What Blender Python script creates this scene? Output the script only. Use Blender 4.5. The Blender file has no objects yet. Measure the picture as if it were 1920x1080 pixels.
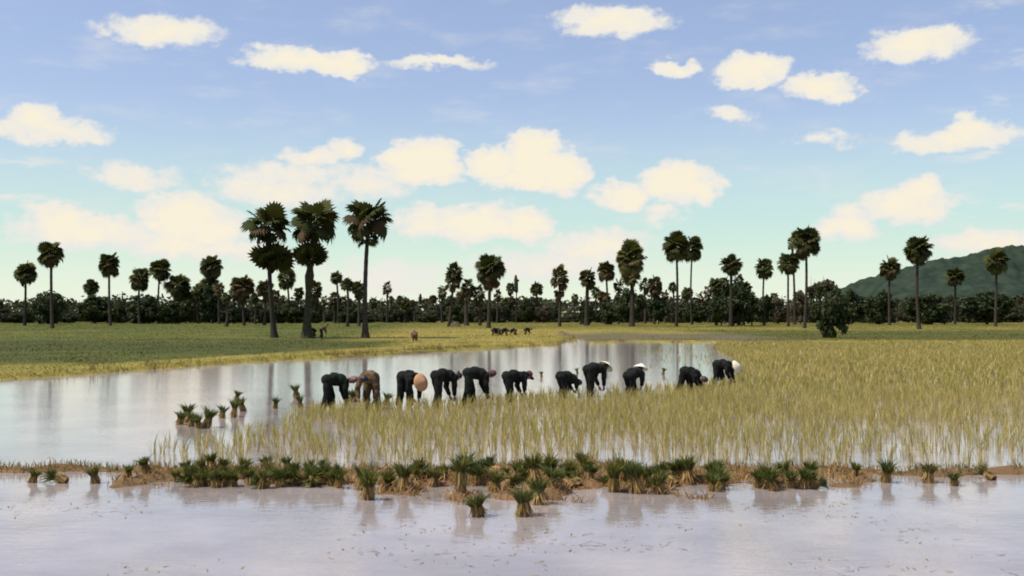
import bpy, bmesh, math, random
import numpy as np
from mathutils import Vector, Matrix, Euler, Quaternion

SC = bpy.context.scene
COL = SC.collection
R = random.Random(11)
rng = np.random.default_rng(11)

# ------------------------------------------------------------------ camera
FPX = 2080.0            # focal length in pixels of a 1920 wide picture
CAM_H = 2.6             # the photographer stands on a dike: eye height over the water
HORIZON = 585.0
PITCH = math.atan((HORIZON - 540.0) / FPX)
cam_data = bpy.data.cameras.new("camera")
cam_data.sensor_width = 36.0
cam_data.lens = 36.0 * FPX / 1920.0
cam_data.clip_start = 0.1
cam_data.clip_end = 20000.0
cam = bpy.data.objects.new("camera", cam_data)
COL.objects.link(cam)
cam.location = (0, 0, CAM_H)
cam.rotation_euler = (math.pi / 2 + PITCH, 0, 0)
SC.camera = cam
SC.cycles.filter_width = 1.9          # old soft lens and film
SC.cycles.max_bounces = 6
SC.cycles.transparent_max_bounces = 8


def ray(px, py):
    cx, cy = (px - 960.0) / FPX, (540.0 - py) / FPX
    return Vector((cx, math.cos(PITCH) - math.sin(PITCH) * cy, math.sin(PITCH) + math.cos(PITCH) * cy))


def at(px, py, z=0.0):
    d = ray(px, py)
    t = (z - CAM_H) / d.z
    return Vector((d.x * t, d.y * t, z))


def at_y(px, py, y):
    d = ray(px, py)
    t = y / d.y
    return Vector((d.x * t, y, CAM_H + d.z * t))


def azel(px, py):
    d = ray(px, py).normalized()
    return math.atan2(d.x, d.y), math.asin(d.z)


# ------------------------------------------------------------------ light
SUN_EL, SUN_AZ = math.radians(60), math.radians(-108)      # azimuth from +Y towards +X
VS = SC.view_settings
SC.display_settings.display_device = 'sRGB'
VS.view_transform = 'Standard'
VS.look = 'None'
VS.exposure = 0.56
VS.gamma = 1.0
VS.use_curve_mapping = False

sun_data = bpy.data.lights.new("sun", 'SUN')
sun_data.energy = 3.6
sun_data.angle = math.radians(0.53)
sun_data.color = (1.0, 0.93, 0.80)
sun = bpy.data.objects.new("sun", sun_data)
COL.objects.link(sun)
sdir = Vector((math.sin(SUN_AZ) * math.cos(SUN_EL), math.cos(SUN_AZ) * math.cos(SUN_EL), math.sin(SUN_EL)))
sun.rotation_euler = sdir.to_track_quat('Z', 'Y').to_euler()
sun.location = (0, 0, 60)

world = bpy.data.worlds.new("World")
SC.world = world
world.use_nodes = True
WT = world.node_tree
WT.nodes.clear()


class NB:
    """small node-expression helper"""

    def __init__(self, tree):
        self.t = tree

    def n(self, typ, **kw):
        nd = self.t.nodes.new(typ)
        for k, v in kw.items():
            setattr(nd, k, v)
        return nd

    def put(self, sock, v):
        if hasattr(v, 'links') or isinstance(v, bpy.types.NodeSocket):
            self.t.links.new(v, sock)
        else:
            sock.default_value = v

    def m(self, op, a, b=None, c=None, clamp=False):
        nd = self.n('ShaderNodeMath', operation=op, use_clamp=clamp)
        self.put(nd.inputs[0], a)
        if b is not None:
            self.put(nd.inputs[1], b)
        if c is not None:
            self.put(nd.inputs[2], c)
        return nd.outputs[0]

    def v(self, op, a, b=None, scale=None):
        nd = self.n('ShaderNodeVectorMath', operation=op)
        self.put(nd.inputs[0], a)
        if b is not None:
            self.put(nd.inputs[1], b)
        if scale is not None:
            self.put(nd.inputs['Scale'], scale)
        return nd.outputs['Value'] if op in ('LENGTH', 'DOT_PRODUCT') else nd.outputs['Vector']

    def mix(self, f, a, b, blend='MIX'):
        nd = self.n('ShaderNodeMix', data_type='RGBA', blend_type=blend)
        self.put(nd.inputs[0], f)
        self.put(nd.inputs[6], a)
        self.put(nd.inputs[7], b)
        return nd.outputs[2]

    def noise(self, vec, scale, detail=4, rough=0.55, out='Fac', dim='3D'):
        nd = self.n('ShaderNodeTexNoise', noise_dimensions=dim)
        if vec is not None:
            self.put(nd.inputs['Vector'], vec)
        nd.inputs['Scale'].default_value = scale
        nd.inputs['Detail'].default_value = detail
        nd.inputs['Roughness'].default_value = rough
        return nd.outputs[out]

    def smooth(self, x, lo, hi, a=0.0, b=1.0):
        nd = self.n('ShaderNodeMapRange', interpolation_type='SMOOTHSTEP')
        self.put(nd.inputs[0], x)
        for i, q in ((1, lo), (2, hi), (3, a), (4, b)):
            nd.inputs[i].default_value = q
        return nd.outputs[0]


def build_sky():
    b = NB(WT)
    out = b.n('ShaderNodeOutputWorld')
    bg = b.n('ShaderNodeBackground')
    bg.inputs['Strength'].default_value = 0.10
    sky = b.n('ShaderNodeTexSky', sky_type='NISHITA')
    sky.sun_disc = False
    sky.sun_elevation = SUN_EL
    sky.sun_rotation = SUN_AZ
    sky.altitude = 0
    sky.air_density = 1.0
    sky.dust_density = 1.2
    sky.ozone_density = 1.5
    tc = b.n('ShaderNodeTexCoord')
    d = tc.outputs['Generated']
    sep = b.n('ShaderNodeSeparateXYZ')
    b.put(sep.inputs[0], d)
    x, y, z = sep.outputs
    az = b.m('ARCTAN2', x, y)
    el = b.m('ARCSINE', z)
    # air colour: pale violet blue overhead, mint lower down and cream over the horizon
    s = b.mix(1.0, sky.outputs[0], SKY_TINT, 'MULTIPLY')
    s = b.mix(0.10, s, SKY_VEIL)
    s = b.mix(b.smooth(z, 0.015, 0.20, 0.95, 0.0), s, SKY_LOW)
    s = b.mix(b.smooth(z, 0.0, 0.085, 0.85, 0.0), s, SKY_HAZE)
    # clouds
    cmb = b.n('ShaderNodeCombineXYZ')
    b.put(cmb.inputs[0], az)
    b.put(cmb.inputs[1], el)
    ae = cmb.outputs[0]
    str_ = b.v('MULTIPLY', ae, (1.0, 1.5, 1.0))
    w1 = b.noise(str_, 26, 3, 0.55, 'Color')
    w1 = b.v('SUBTRACT', w1, (0.5, 0.5, 0.5))
    w2 = b.noise(str_, 95, 3, 0.6, 'Color')
    w2 = b.v('SUBTRACT', w2, (0.5, 0.5, 0.5))
    p = b.v('ADD', ae, b.v('MULTIPLY', w1, (0.044, 0.022, 0.0)))
    p = b.v('ADD', p, b.v('MULTIPLY', w2, (0.018, 0.011, 0.0)))
    dens = None
    for (px, py, rx, ry, wgt) in CLOUDS:
        a0, e0 = azel(px, py)
        q = b.v('SUBTRACT', p, (a0, e0, 0))
        q = b.v('MULTIPLY', q, (FPX / rx, FPX / ry, 0))
        l = b.v('LENGTH', q)
        val = b.m('MULTIPLY_ADD', l, -wgt, wgt)          # weight at centre, 0 on the rim
        dens = val if dens is None else b.m('SMOOTH_MAX', dens, val, 0.12)
    fine = b.noise(str_, 60, 5, 0.6)
    dens = b.m('ADD', dens, b.m('MULTIPLY', b.m('SUBTRACT', fine, 0.5), 0.85))
    c_known = b.smooth(dens, -0.10, 0.36)
    # the rest of the sky carries the same kind of scattered clouds
    pl = b.n('ShaderNodeCombineXYZ')
    zz = b.m('ADD', b.m('MAXIMUM', z, 0.0), 0.12)
    b.put(pl.inputs[0], b.m('DIVIDE', x, zz))
    b.put(pl.inputs[1], b.m('DIVIDE', y, zz))
    big = b.noise(pl.outputs[0], 1.7, 6, 0.58)
    c_far = b.smooth(big, 0.56, 0.68)
    away = b.m('MAXIMUM', b.smooth(b.m('ABSOLUTE', az), 0.34, 0.44), b.smooth(el, 0.23, 0.30))
    c_far = b.m('MULTIPLY', c_far, away)
    c_far = b.m('MULTIPLY', c_far, b.smooth(z, 0.02, 0.10))
    cov = b.m('MAXIMUM', c_known, c_far)
    # thin veil patches between the clouds
    veil = b.smooth(b.noise(b.v('MULTIPLY', ae, (1.0, 3.2, 1.0)), 12, 4, 0.6), 0.48, 0.80)
    cov = b.m('MAXIMUM', cov, b.m('MULTIPLY', veil, 0.30))
    body = b.m('ADD', b.smooth(dens, 0.15, 0.95), b.m('MULTIPLY', b.m('SUBTRACT', b.noise(str_, 70, 4, 0.65), 0.45), 1.3), clamp=True)
    ccol = b.mix(body, CLOUD_A, CLOUD_B)
    s = b.mix(cov, s, ccol)
    # below the horizon: plain earth haze
    s = b.mix(b.smooth(z, -0.02, -0.004, 1.0, 0.0), s, (3.2, 3.2, 2.4, 1))
    b.put(bg.inputs['Color'], s)
    WT.links.new(bg.outputs[0], out.inputs['Surface'])


SKY_TINT = (0.98, 0.95, 1.02, 1)
SKY_VEIL = (6.6, 6.4, 7.2, 1)
SKY_LOW = (4.1, 5.8, 5.1, 1)
SKY_HAZE = (6.0, 6.2, 4.9, 1)
CLOUD_A = (5.7, 5.6, 5.3, 1)
CLOUD_B = (6.5, 5.95, 4.75, 1)
CLOUDS = [  # px, py, half width, half height, weight
    (560, 112, 120, 26, 1.0), (640, 118, 70, 24, 1.1), (820, 120, 110, 12, 0.55),
    (1405, 138, 72, 34, 1.2), (1440, 128, 50, 26, 1.1), (1535, 160, 68, 28, 1.1), (1575, 178, 36, 20, 0.8),
    (1258, 126, 52, 18, 0.9), (1370, 214, 56, 13, 0.55), (1545, 262, 60, 14, 0.4),
    (590, 294, 82, 22, 0.75), (640, 284, 40, 22, 0.8), (545, 330, 140, 26, 0.55), (520, 358, 140, 30, 0.75), (690, 345, 90, 34, 0.55),
    (765, 305, 62, 42, 1.4), (815, 298, 60, 46, 1.5), (790, 318, 78, 34, 1.4),
    (925, 310, 60, 42, 1.4), (1000, 300, 76, 58, 1.6), (1010, 276, 46, 34, 1.4), (1050, 325, 68, 42, 1.5), (985, 338, 90, 26, 1.2),
    (1270, 340, 68, 46, 1.4), (1315, 355, 46, 32, 1.3), (1170, 366, 66, 32, 1.3), (1240, 400, 44, 22, 0.5),
    (340, 408, 90, 58, 1.4), (395, 432, 66, 52, 1.2), (330, 455, 100, 34, 0.9),
    (800, 412, 70, 36, 0.95), (900, 418, 110, 42, 1.2), (985, 424, 62, 34, 1.2),
    (1590, 420, 62, 38, 1.0), (1120, 462, 120, 40, 0.75), (1030, 500, 200, 36, 0.5), (420, 470, 130, 26, 0.7), (720, 520, 130, 40, 0.45),
    # beyond the picture's sides
    (250, 330, 90, 30, 0.7), (160, 436, 150, 36, 1.0), (120, 418, 70, 44, 1.2), (90, 244, 120, 24, 0.8), (60, 226, 50, 34, 1.0),
    (1700, 384, 100, 34, 1.0), (1735, 362, 50, 40, 1.2), (1790, 262, 120, 24, 0.8), (1822, 246, 54, 32, 1.0), (1850, 454, 120, 30, 0.8),
    (1150, 40, 120, 30, 0.9), (300, 60, 120, 30, 0.8), (1720, 80, 100, 34, 1.0),
]
build_sky()


# ------------------------------------------------------------------ helpers
def link(o, parent=None):
    COL.objects.link(o)
    if parent is not None:
        o.parent = parent
    return o


def tag(o, label=None, cat=None, group=None, kind=None):
    if label:
        o['label'] = label
    if cat:
        o['category'] = cat
    if group:
        o['group'] = group
    if kind:
        o['kind'] = kind
    return o


def empty(name, loc, rz=0.0, label=None, cat=None, group=None):
    o = bpy.data.objects.new(name, None)
    o.empty_display_size = 0.2
    o.location = loc
    o.rotation_euler = (0, 0, rz)
    link(o)
    return tag(o, label, cat, group)


def mesh_np(name, V, T, mat=None, cols=None, smooth=False):
    V = np.asarray(V, dtype=np.float32)
    T = np.asarray(T, dtype=np.int32)
    me = bpy.data.meshes.new(name)
    me.vertices.add(len(V))
    me.vertices.foreach_set('co', V.ravel())
    k = T.shape[1]
    me.loops.add(T.size)
    me.loops.foreach_set('vertex_index', T.ravel())
    me.polygons.add(len(T))
    me.polygons.foreach_set('loop_start', np.arange(0, T.size, k, dtype=np.int32))
    me.polygons.foreach_set('loop_total', np.full(len(T), k, dtype=np.int32))
    if smooth:
        me.polygons.foreach_set('use_smooth', np.ones(len(T), dtype=bool))
    me.update(calc_edges=True)
    if cols is not None:
        ca = me.color_attributes.new('Col', 'FLOAT_COLOR', 'POINT')
        c4 = np.ones((len(V), 4), dtype=np.float32)
        c4[:, :3] = cols
        ca.data.foreach_set('color', c4.ravel())
    if mat is not None:
        me.materials.append(mat)
    return me


def obj(name, me, parent=None, loc=None):
    o = bpy.data.objects.new(name, me)
    if loc is not None:
        o.location = loc
    return link(o, parent)


_tab = rng.random((256, 256)).astype(np.float32)


def vnoise(x, y, scale, seed=0):
    x = np.asarray(x, dtype=np.float64) / scale + seed * 17.3
    y = np.asarray(y, dtype=np.float64) / scale + seed * 9.1
    xi, yi = np.floor(x).astype(int), np.floor(y).astype(int)
    fx, fy = x - xi, y - yi
    fx, fy = fx * fx * (3 - 2 * fx), fy * fy * (3 - 2 * fy)
    g = lambda i, j: _tab[i & 255, j & 255]
    return (g(xi, yi) * (1 - fx) * (1 - fy) + g(xi + 1, yi) * fx * (1 - fy) + g(xi, yi + 1) * (1 - fx) * fy + g(xi + 1, yi + 1) * fx * fy)


def sstep(a, b, x):
    t = np.clip((np.asarray(x, dtype=np.float64) - a) / (b - a), 0, 1)
    return t * t * (3 - 2 * t)


def inside(poly, x, y):
    x, y = np.asarray(x), np.asarray(y)
    r = np.zeros(x.shape, dtype=bool)
    n = len(poly)
    for i in range(n):
        x0, y0 = poly[i]
        x1, y1 = poly[(i + 1) % n]
        c = ((y0 > y) != (y1 > y)) & (x < (x1 - x0) * (y - y0) / (y1 - y0 + 1e-12) + x0)
        r ^= c
    return r


# ------------------------------------------------------------------ materials
def mat_new(name):
    m = bpy.data.materials.new(name)
    m.use_nodes = True
    t = m.node_tree
    t.nodes.clear()
    b = NB(t)
    return m, b, b.n('ShaderNodeOutputMaterial')


def principled(b, col, rough=0.6, spec=0.3):
    p = b.n('ShaderNodeBsdfPrincipled')
    b.put(p.inputs['Base Color'], col)
    b.put(p.inputs['Roughness'], rough)
    p.inputs['Specular IOR Level'].default_value = spec
    return p


def mat_simple(name, c0, c1, scale=6.0, rough=0.8, spec=0.2, bump=0.0, stretch=None):
    m, b, out = mat_new(name)
    tc = b.n('ShaderNodeTexCoord')
    v = tc.outputs['Object']
    if stretch:
        v = b.v('MULTIPLY', v, stretch)
    n = b.noise(v, scale, 5, 0.6)
    oi = b.n('ShaderNodeObjectInfo')
    f = b.smooth(n, 0.3, 0.7)
    c = b.mix(f, (*c0, 1), (*c1, 1))
    hv = b.n('ShaderNodeHueSaturation')
    b.put(hv.inputs['Color'], c)
    b.put(hv.inputs['Value'], b.m('MULTIPLY_ADD', oi.outputs['Random'], 0.35, 0.82))
    p = principled(b, hv.outputs[0], rough, spec)
    if bump:
        bp = b.n('ShaderNodeBump')
        bp.inputs['Strength'].default_value = bump
        bp.inputs['Distance'].default_value = 0.02
        b.put(bp.inputs['Height'], n)
        b.t.links.new(bp.outputs[0], p.inputs['Normal'])
    b.t.links.new(p.outputs[0], out.inputs['Surface'])
    return m


def mat_leaf(name, c0, c1, trans=0.3, rough=0.5, spec=0.3, scale=1.5, attr=False):
    m, b, out = mat_new(name)
    if attr:
        a = b.n('ShaderNodeAttribute', attribute_name='Col')
        c = a.outputs['Color']
    else:
        geo = b.n('ShaderNodeNewGeometry')
        oi = b.n('ShaderNodeObjectInfo')
        n = b.noise(geo.outputs['Position'], scale, 3, 0.6)
        f = b.m('ADD', b.m('MULTIPLY', n, 0.9), b.m('MULTIPLY_ADD', oi.outputs['Random'], 0.7, -0.32), clamp=True)
        c = b.mix(f, (*c0, 1), (*c1, 1))
    p = principled(b, c, rough, spec)
    tr = b.n('ShaderNodeBsdfTranslucent')
    b.put(tr.inputs['Color'], b.mix(1.0, c, (1.1, 1.15, 0.6, 1), 'MULTIPLY'))
    ms = b.n('ShaderNodeMixShader')
    ms.inputs[0].default_value = trans
    b.t.links.new(p.outputs[0], ms.inputs[1])
    b.t.links.new(tr.outputs[0], ms.inputs[2])
    b.t.links.new(ms.outputs[0], out.inputs['Surface'])
    return m


M = {}
M['palm_leaf'] = mat_leaf('palm_leaf', (0.026, 0.036, 0.010), (0.080, 0.078, 0.024), 0.18, 0.7, 0.1, 0.35)
M['palm_dead'] = mat_leaf('palm_dead_leaf', (0.050, 0.034, 0.018), (0.10, 0.070, 0.036), 0.15, 0.8, 0.1, 0.5)
M['palm_brown'] = mat_leaf('palm_browned_leaf', (0.04, 0.036, 0.014), (0.095, 0.068, 0.028), 0.18, 0.7, 0.1, 0.35)
M['palm_yellow'] = mat_leaf('palm_yellowish_leaf', (0.05, 0.06, 0.015), (0.14, 0.12, 0.035), 0.22, 0.55, 0.2, 0.35)
M['bark'] = mat_simple('palm_bark', (0.028, 0.023, 0.018), (0.065, 0.055, 0.042), 3.0, 0.9, 0.1, 0.6, (1, 1, 5))
M['bark_green'] = mat_simple('overgrown_bark', (0.03, 0.035, 0.018), (0.07, 0.065, 0.04), 3.0, 0.9, 0.1, 0.6, (1, 1, 3))
M['tree_leaf'] = mat_leaf('tree_leaf', (0.018, 0.032, 0.010), (0.050, 0.062, 0.020), 0.2, 0.6, 0.2, 0.5)
M['tree_brown'] = mat_leaf('tree_brownish_leaf', (0.05, 0.048, 0.026), (0.095, 0.078, 0.045), 0.2, 0.6, 0.2, 0.5)
M['far_leaf'] = mat_leaf('far_leaf', (0.028, 0.038, 0.018), (0.070, 0.068, 0.040), 0.2, 0.7, 0.1, 0.12)
M['blades'] = mat_leaf('grass_blades', None, None, 0.35, 0.55, 0.25, attr=True)
M['skin'] = mat_simple('skin', (0.20, 0.105, 0.065), (0.26, 0.14, 0.09), 8, 0.55, 0.4)
M['black_cloth'] = mat_simple('black_cloth', (0.007, 0.0075, 0.008), (0.019, 0.020, 0.018), 9, 0.95, 0.08, 0.3)
M['green_cloth'] = mat_simple('dark_green_cloth', (0.008, 0.013, 0.010), (0.018, 0.027, 0.019), 9, 0.95, 0.08, 0.3)
M['brown_cloth'] = mat_simple('faded_brown_cloth', (0.05, 0.028, 0.018), (0.17, 0.12, 0.07), 5, 0.9, 0.1, 0.3)
M['plum_cloth'] = mat_simple('plum_cloth', (0.06, 0.03, 0.035), (0.10, 0.05, 0.05), 9, 0.9, 0.1)
M['pink_cloth'] = mat_simple('faded_pink_cloth', (0.22, 0.14, 0.13), (0.35, 0.25, 0.24), 12, 0.9, 0.1)
M['white_cloth'] = mat_simple('white_cloth', (0.62, 0.58, 0.48), (0.78, 0.74, 0.64), 9, 0.9, 0.1)
M['straw_hat'] = mat_simple('palm_straw', (0.33, 0.18, 0.09), (0.44, 0.26, 0.14), 30, 0.8, 0.2, 0.3, (1, 1, 6))
M['pale_hat'] = mat_simple('bleached_straw', (0.68, 0.60, 0.42), (0.80, 0.74, 0.56), 30, 0.8, 0.2, 0.3, (1, 1, 6))
M['hair'] = mat_simple('black_hair', (0.008, 0.007, 0.006), (0.02, 0.016, 0.013), 40, 0.5, 0.4)
M['hay'] = mat_leaf('old_hay', (0.22, 0.20, 0.14), (0.36, 0.33, 0.24), 0.2, 0.8, 0.1, 2.0)


# ------------------------------------------------------------------ terrain
_sh = [(0, 714), (150, 703), (304, 692), (380, 687), (450, 681), (560, 676), (640, 671), (700, 667), (780, 662), (850, 658), (930, 654), (1000, 650),
       (1045, 647), (1062, 640), (1072, 632), (1082, 640), (1110, 644), (1200, 641), (1300, 642), (1400, 643), (1500, 642), (1620, 643), (1800, 643), (1920, 643)]
SHORE = sorted([(at(a, c).x, at(a, c).y) for a, c in _sh])
SHORE = [(-400.0, 33.0), (-60.0, 37.0)] + SHORE + [(140.0, 94.0), (400.0, 94.0)]
_sx = np.array([p[0] for p in SHORE])
_sy = np.array([p[1] for p in SHORE])


def shore_y(x):
    return np.interp(x, _sx, _sy)


def bund_y(x):
    return 18.12 + 0.22 * np.sin(x * 0.6 + 0.5) + 0.13 * np.sin(x * 1.7) + 0.06 * np.sin(x * 4.3 + 1)


def gz(x, y):
    x, y = np.asarray(x, dtype=np.float64), np.asarray(y, dtype=np.float64)
    wob = (vnoise(x, y, 1.3, 1) - 0.5) * 1.4 + (vnoise(x, y, 4.0, 2) - 0.5) * 2.4
    s = shore_y(x) + wob - y
    z = -0.16 + 0.32 * sstep(0.6, -1.2, s)
    z = z + 0.10 * sstep(-2, -40, s) * vnoise(x, y, 14, 3)
    z = z + 0.05 * (vnoise(x, y, 3.0, 4) - 0.5) * sstep(0, -3, s)
    # muddy bund between the two paddies
    b = np.exp(-((y - bund_y(x)) / (0.24 + 0.22 * vnoise(x, y, 0.9, 5))) ** 2)
    z = np.maximum(z, -0.16 + b * (0.17 + 0.10 * vnoise(x, y, 0.5, 6) + 0.05 * vnoise(x, y, 0.2, 9)))
    # mud shoals in front of it
    m = sstep(14.1, 15.6, y) * sstep(18.4, 17.4, y) * sstep(-2.6, -1.4, x) * sstep(3.6, 2.2, x)
    q = 0.6 * vnoise(x, y, 0.55, 7) + 0.4 * vnoise(x, y, 0.22, 8)
    z = np.maximum(z, -0.16 + m * np.clip(q - 0.28, 0, 1) * 0.52)
    sh_ = sstep(15.9, 16.9, y) * sstep(18.5, 18.0, y) * sstep(-6.8, -5.8, x) * sstep(6.4, 5.2, x)
    q2 = 0.55 * vnoise(x, y, 0.7, 14) + 0.45 * vnoise(x, y, 0.24, 15)
    z = np.maximum(z, -0.16 + sh_ * np.clip(q2 - 0.12, 0, 1) * 0.42)
    ms = np.exp(-((y - 26.1 - 0.25 * np.sin(x * 1.3)) / 0.35) ** 2) * sstep(-9.8, -9.0, x) * sstep(-6.4, -7.4, x)
    z = np.maximum(z, -0.16 + ms * (0.18 + 0.09 * vnoise(x, y, 0.5, 13)))
    # small rise of a bund at the left among the first seedlings and the near dike
    dike = 1.15 * sstep(8.8, 5.2, y)
    z = np.maximum(z, -0.16 + dike)
    return z


OLIVE = np.array((0.225, 0.185, 0.040))
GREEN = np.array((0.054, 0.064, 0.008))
MID = np.array((0.082, 0.092, 0.013))
MUD = np.array((0.090, 0.078, 0.052))
PADDY = np.array((0.15, 0.092, 0.050))


def gcol(x, y):
    x, y = np.asarray(x, dtype=np.float64), np.asarray(y, dtype=np.float64)
    s = y - shore_y(x)
    n = vnoise(x, y, 9, 11) * 0.6 + vnoise(x, y, 2.5, 12) * 0.4
    c = np.empty(x.shape + (3,))
    c[:] = OLIVE
    mixin = lambda c, k, f: c * (1 - f[..., None]) + np.array(k) * f[..., None]
    # left pasture, mid green, with a lusher strip behind the yellow verge
    left = sstep(-9 + 8 * (n - 0.5), -17, x - (y - 90) * -0.06)
    c = mixin(c, MID, left * sstep(8, 16, s) * 0.95)
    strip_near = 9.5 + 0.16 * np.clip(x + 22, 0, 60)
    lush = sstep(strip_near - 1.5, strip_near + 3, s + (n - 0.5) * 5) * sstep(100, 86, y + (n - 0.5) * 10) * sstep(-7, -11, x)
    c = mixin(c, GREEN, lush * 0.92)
    right = sstep(16, 26, x) * sstep(1.0, 6, s) * sstep(170, 130, y)
    c = mixin(c, GREEN * 1.15, right * 0.9)
    far = sstep(135, 190, y)
    c = mixin(c, MID, far * 0.6)
    mud = sstep(4.6, 6.5, x + (n - 0.5) * 3) * sstep(30, 20, x) * sstep(0.5, 2.5, s) * sstep(40, 26, s + (n - 0.5) * 12)
    c = mixin(c, MUD, mud * 0.85)
    wet = sstep(0.4, -1.0, s)
    c = mixin(c, PADDY, wet)
    c = c * (0.82 + 0.36 * n)[..., None]
    return c


def axis(parts):
    out = []
    for a, b_, n in parts:
        out += list(np.linspace(a, b_, n, endpoint=False))
    return out


xs = axis([(-11, 11, 150), (11, 60, 90), (60, 140, 60)])
geo_ = list(140 * np.exp(np.linspace(0, math.log(9000 / 140), 24)))
xs = sorted(set([-v for v in axis([(11, 60, 90), (60, 140, 60)]) if v > 11.2] + [-11 - 0.0] + xs + geo_ + [-g for g in geo_]))
ys = axis([(-300, -40, 10), (-40, 4, 20), (4, 9, 20), (9, 13.6, 10), (13.6, 19.2, 78), (19.2, 40, 34), (40, 104, 160), (104, 320, 100)]) + list(320 * np.exp(np.linspace(0, math.log(9000 / 320), 26)))
xs, ys = np.array(xs), np.array(ys)
GX, GY = np.meshgrid(xs, ys)
GZ = gz(GX, GY)
V = np.stack([GX.ravel(), GY.ravel(), GZ.ravel()], 1)
nx, ny = len(xs), len(ys)
i0 = (np.arange(ny - 1)[:, None] * nx + np.arange(nx - 1)[None, :]).ravel()
Q = np.stack([i0, i0 + 1, i0 + 1 + nx, i0 + nx], 1)

m, b, out = mat_new('ground_earth')
a = b.n('ShaderNodeAttribute', attribute_name='Col')
geo = b.n('ShaderNodeNewGeometry')
n1 = b.noise(geo.outputs['Position'], 1.6, 6, 0.65)
n2 = b.noise(geo.outputs['Position'], 0.11, 4, 0.6)
c = b.mix(1.0, a.outputs['Color'], b.mix(b.smooth(n1, 0.3, 0.7), (0.72, 0.74, 0.66, 1), (1.25, 1.2, 1.2, 1)), 'MULTIPLY')
c = b.mix(1.0, c, b.mix(b.smooth(n2, 0.35, 0.65), (0.85, 0.92, 0.8, 1), (1.12, 1.06, 1.05, 1)), 'MULTIPLY')
p = principled(b, c, 0.85, 0.2)
bp = b.n('ShaderNodeBump')
bp.inputs['Strength'].default_value = 0.5
bp.inputs['Distance'].default_value = 0.06
b.put(bp.inputs['Height'], b.noise(geo.outputs['Position'], 7.0, 5, 0.65))
b.t.links.new(bp.outputs[0], p.inputs['Normal'])
b.t.links.new(p.outputs[0], out.inputs['Surface'])
M['ground'] = m
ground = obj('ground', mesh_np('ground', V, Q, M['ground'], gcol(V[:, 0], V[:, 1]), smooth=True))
tag(ground, 'flat grassy land with muddy paddy beds and a low bund', kind='structure')

# ------------------------------------------------------------------ water
m, b, out = mat_new('paddy_water')
geo = b.n('ShaderNodeNewGeometry')
pos = geo.outputs['Position']
col = b.mix(b.smooth(b.noise(pos, 0.5, 4, 0.6), 0.3, 0.7), (0.23, 0.200, 0.192, 1), (0.33, 0.292, 0.285, 1))
p = principled(b, col, 0.05, 0.5)
p.inputs['IOR'].default_value = 1.62
bp = b.n('ShaderNodeBump')
bp.inputs['Strength'].default_value = 0.30
bp.inputs['Distance'].default_value = 0.015
h = b.m('ADD', b.noise(b.v('MULTIPLY', pos, (1.0, 1.8, 1.0)), 3.0, 3, 0.6), b.m('MULTIPLY', b.noise(pos, 14.0, 2, 0.5), 0.25))
b.put(bp.inputs['Height'], h)
b.t.links.new(bp.outputs[0], p.inputs['Normal'])
b.t.links.new(p.outputs[0], out.inputs['Surface'])
M['water'] = m
wx = np.linspace(-300, 300, 41)
wy = np.linspace(6.0, 106.0, 21)
WX, WY = np.meshgrid(wx, wy)
V = np.stack([WX.ravel(), WY.ravel(), np.zeros(WX.size)], 1)
i0 = (np.arange(20)[:, None] * 41 + np.arange(40)[None, :]).ravel()
water = obj('water', mesh_np('water', V, np.stack([i0, i0 + 1, i0 + 42, i0 + 41], 1), M['water']))
tag(water, 'shallow muddy paddy water reflecting the pale sky', kind='structure')

# ------------------------------------------------------------------ far hill
hxs = np.linspace(430, 1500, 330)
hys = np.linspace(1250, 1900, 110)
HX, HY = np.meshgrid(hxs, hys)
prof = np.interp(HX, [430, 470, 540, 620, 720, 850, 1000, 1200, 1500], [4, 36, 60, 72, 84, 88, 74, 40, 0])
HZ = prof * np.exp(-((HY - 1480) / 190.0) ** 2) * (0.86 + 0.28 * vnoise(HX, HY, 60, 21)) + (8 * vnoise(HX, HY, 16, 22) + 5 * vnoise(HX, HY, 6.5, 23)) * sstep(4, 20, prof) - 1.5
V = np.stack([HX.ravel(), HY.ravel(), HZ.ravel()], 1)
i0 = (np.arange(109)[:, None] * 330 + np.arange(329)[None, :]).ravel()
M['hill'] = mat_simple('wooded_hill', (0.014, 0.025, 0.018), (0.030, 0.042, 0.029), 0.06, 0.95, 0.05)
tag(obj('hill', mesh_np('hill', V, np.stack([i0, i0 + 1, i0 + 331, i0 + 330], 1), M['hill'], smooth=True)), 'low wooded hill rising far off behind the right-hand trees', kind='structure')


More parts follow.
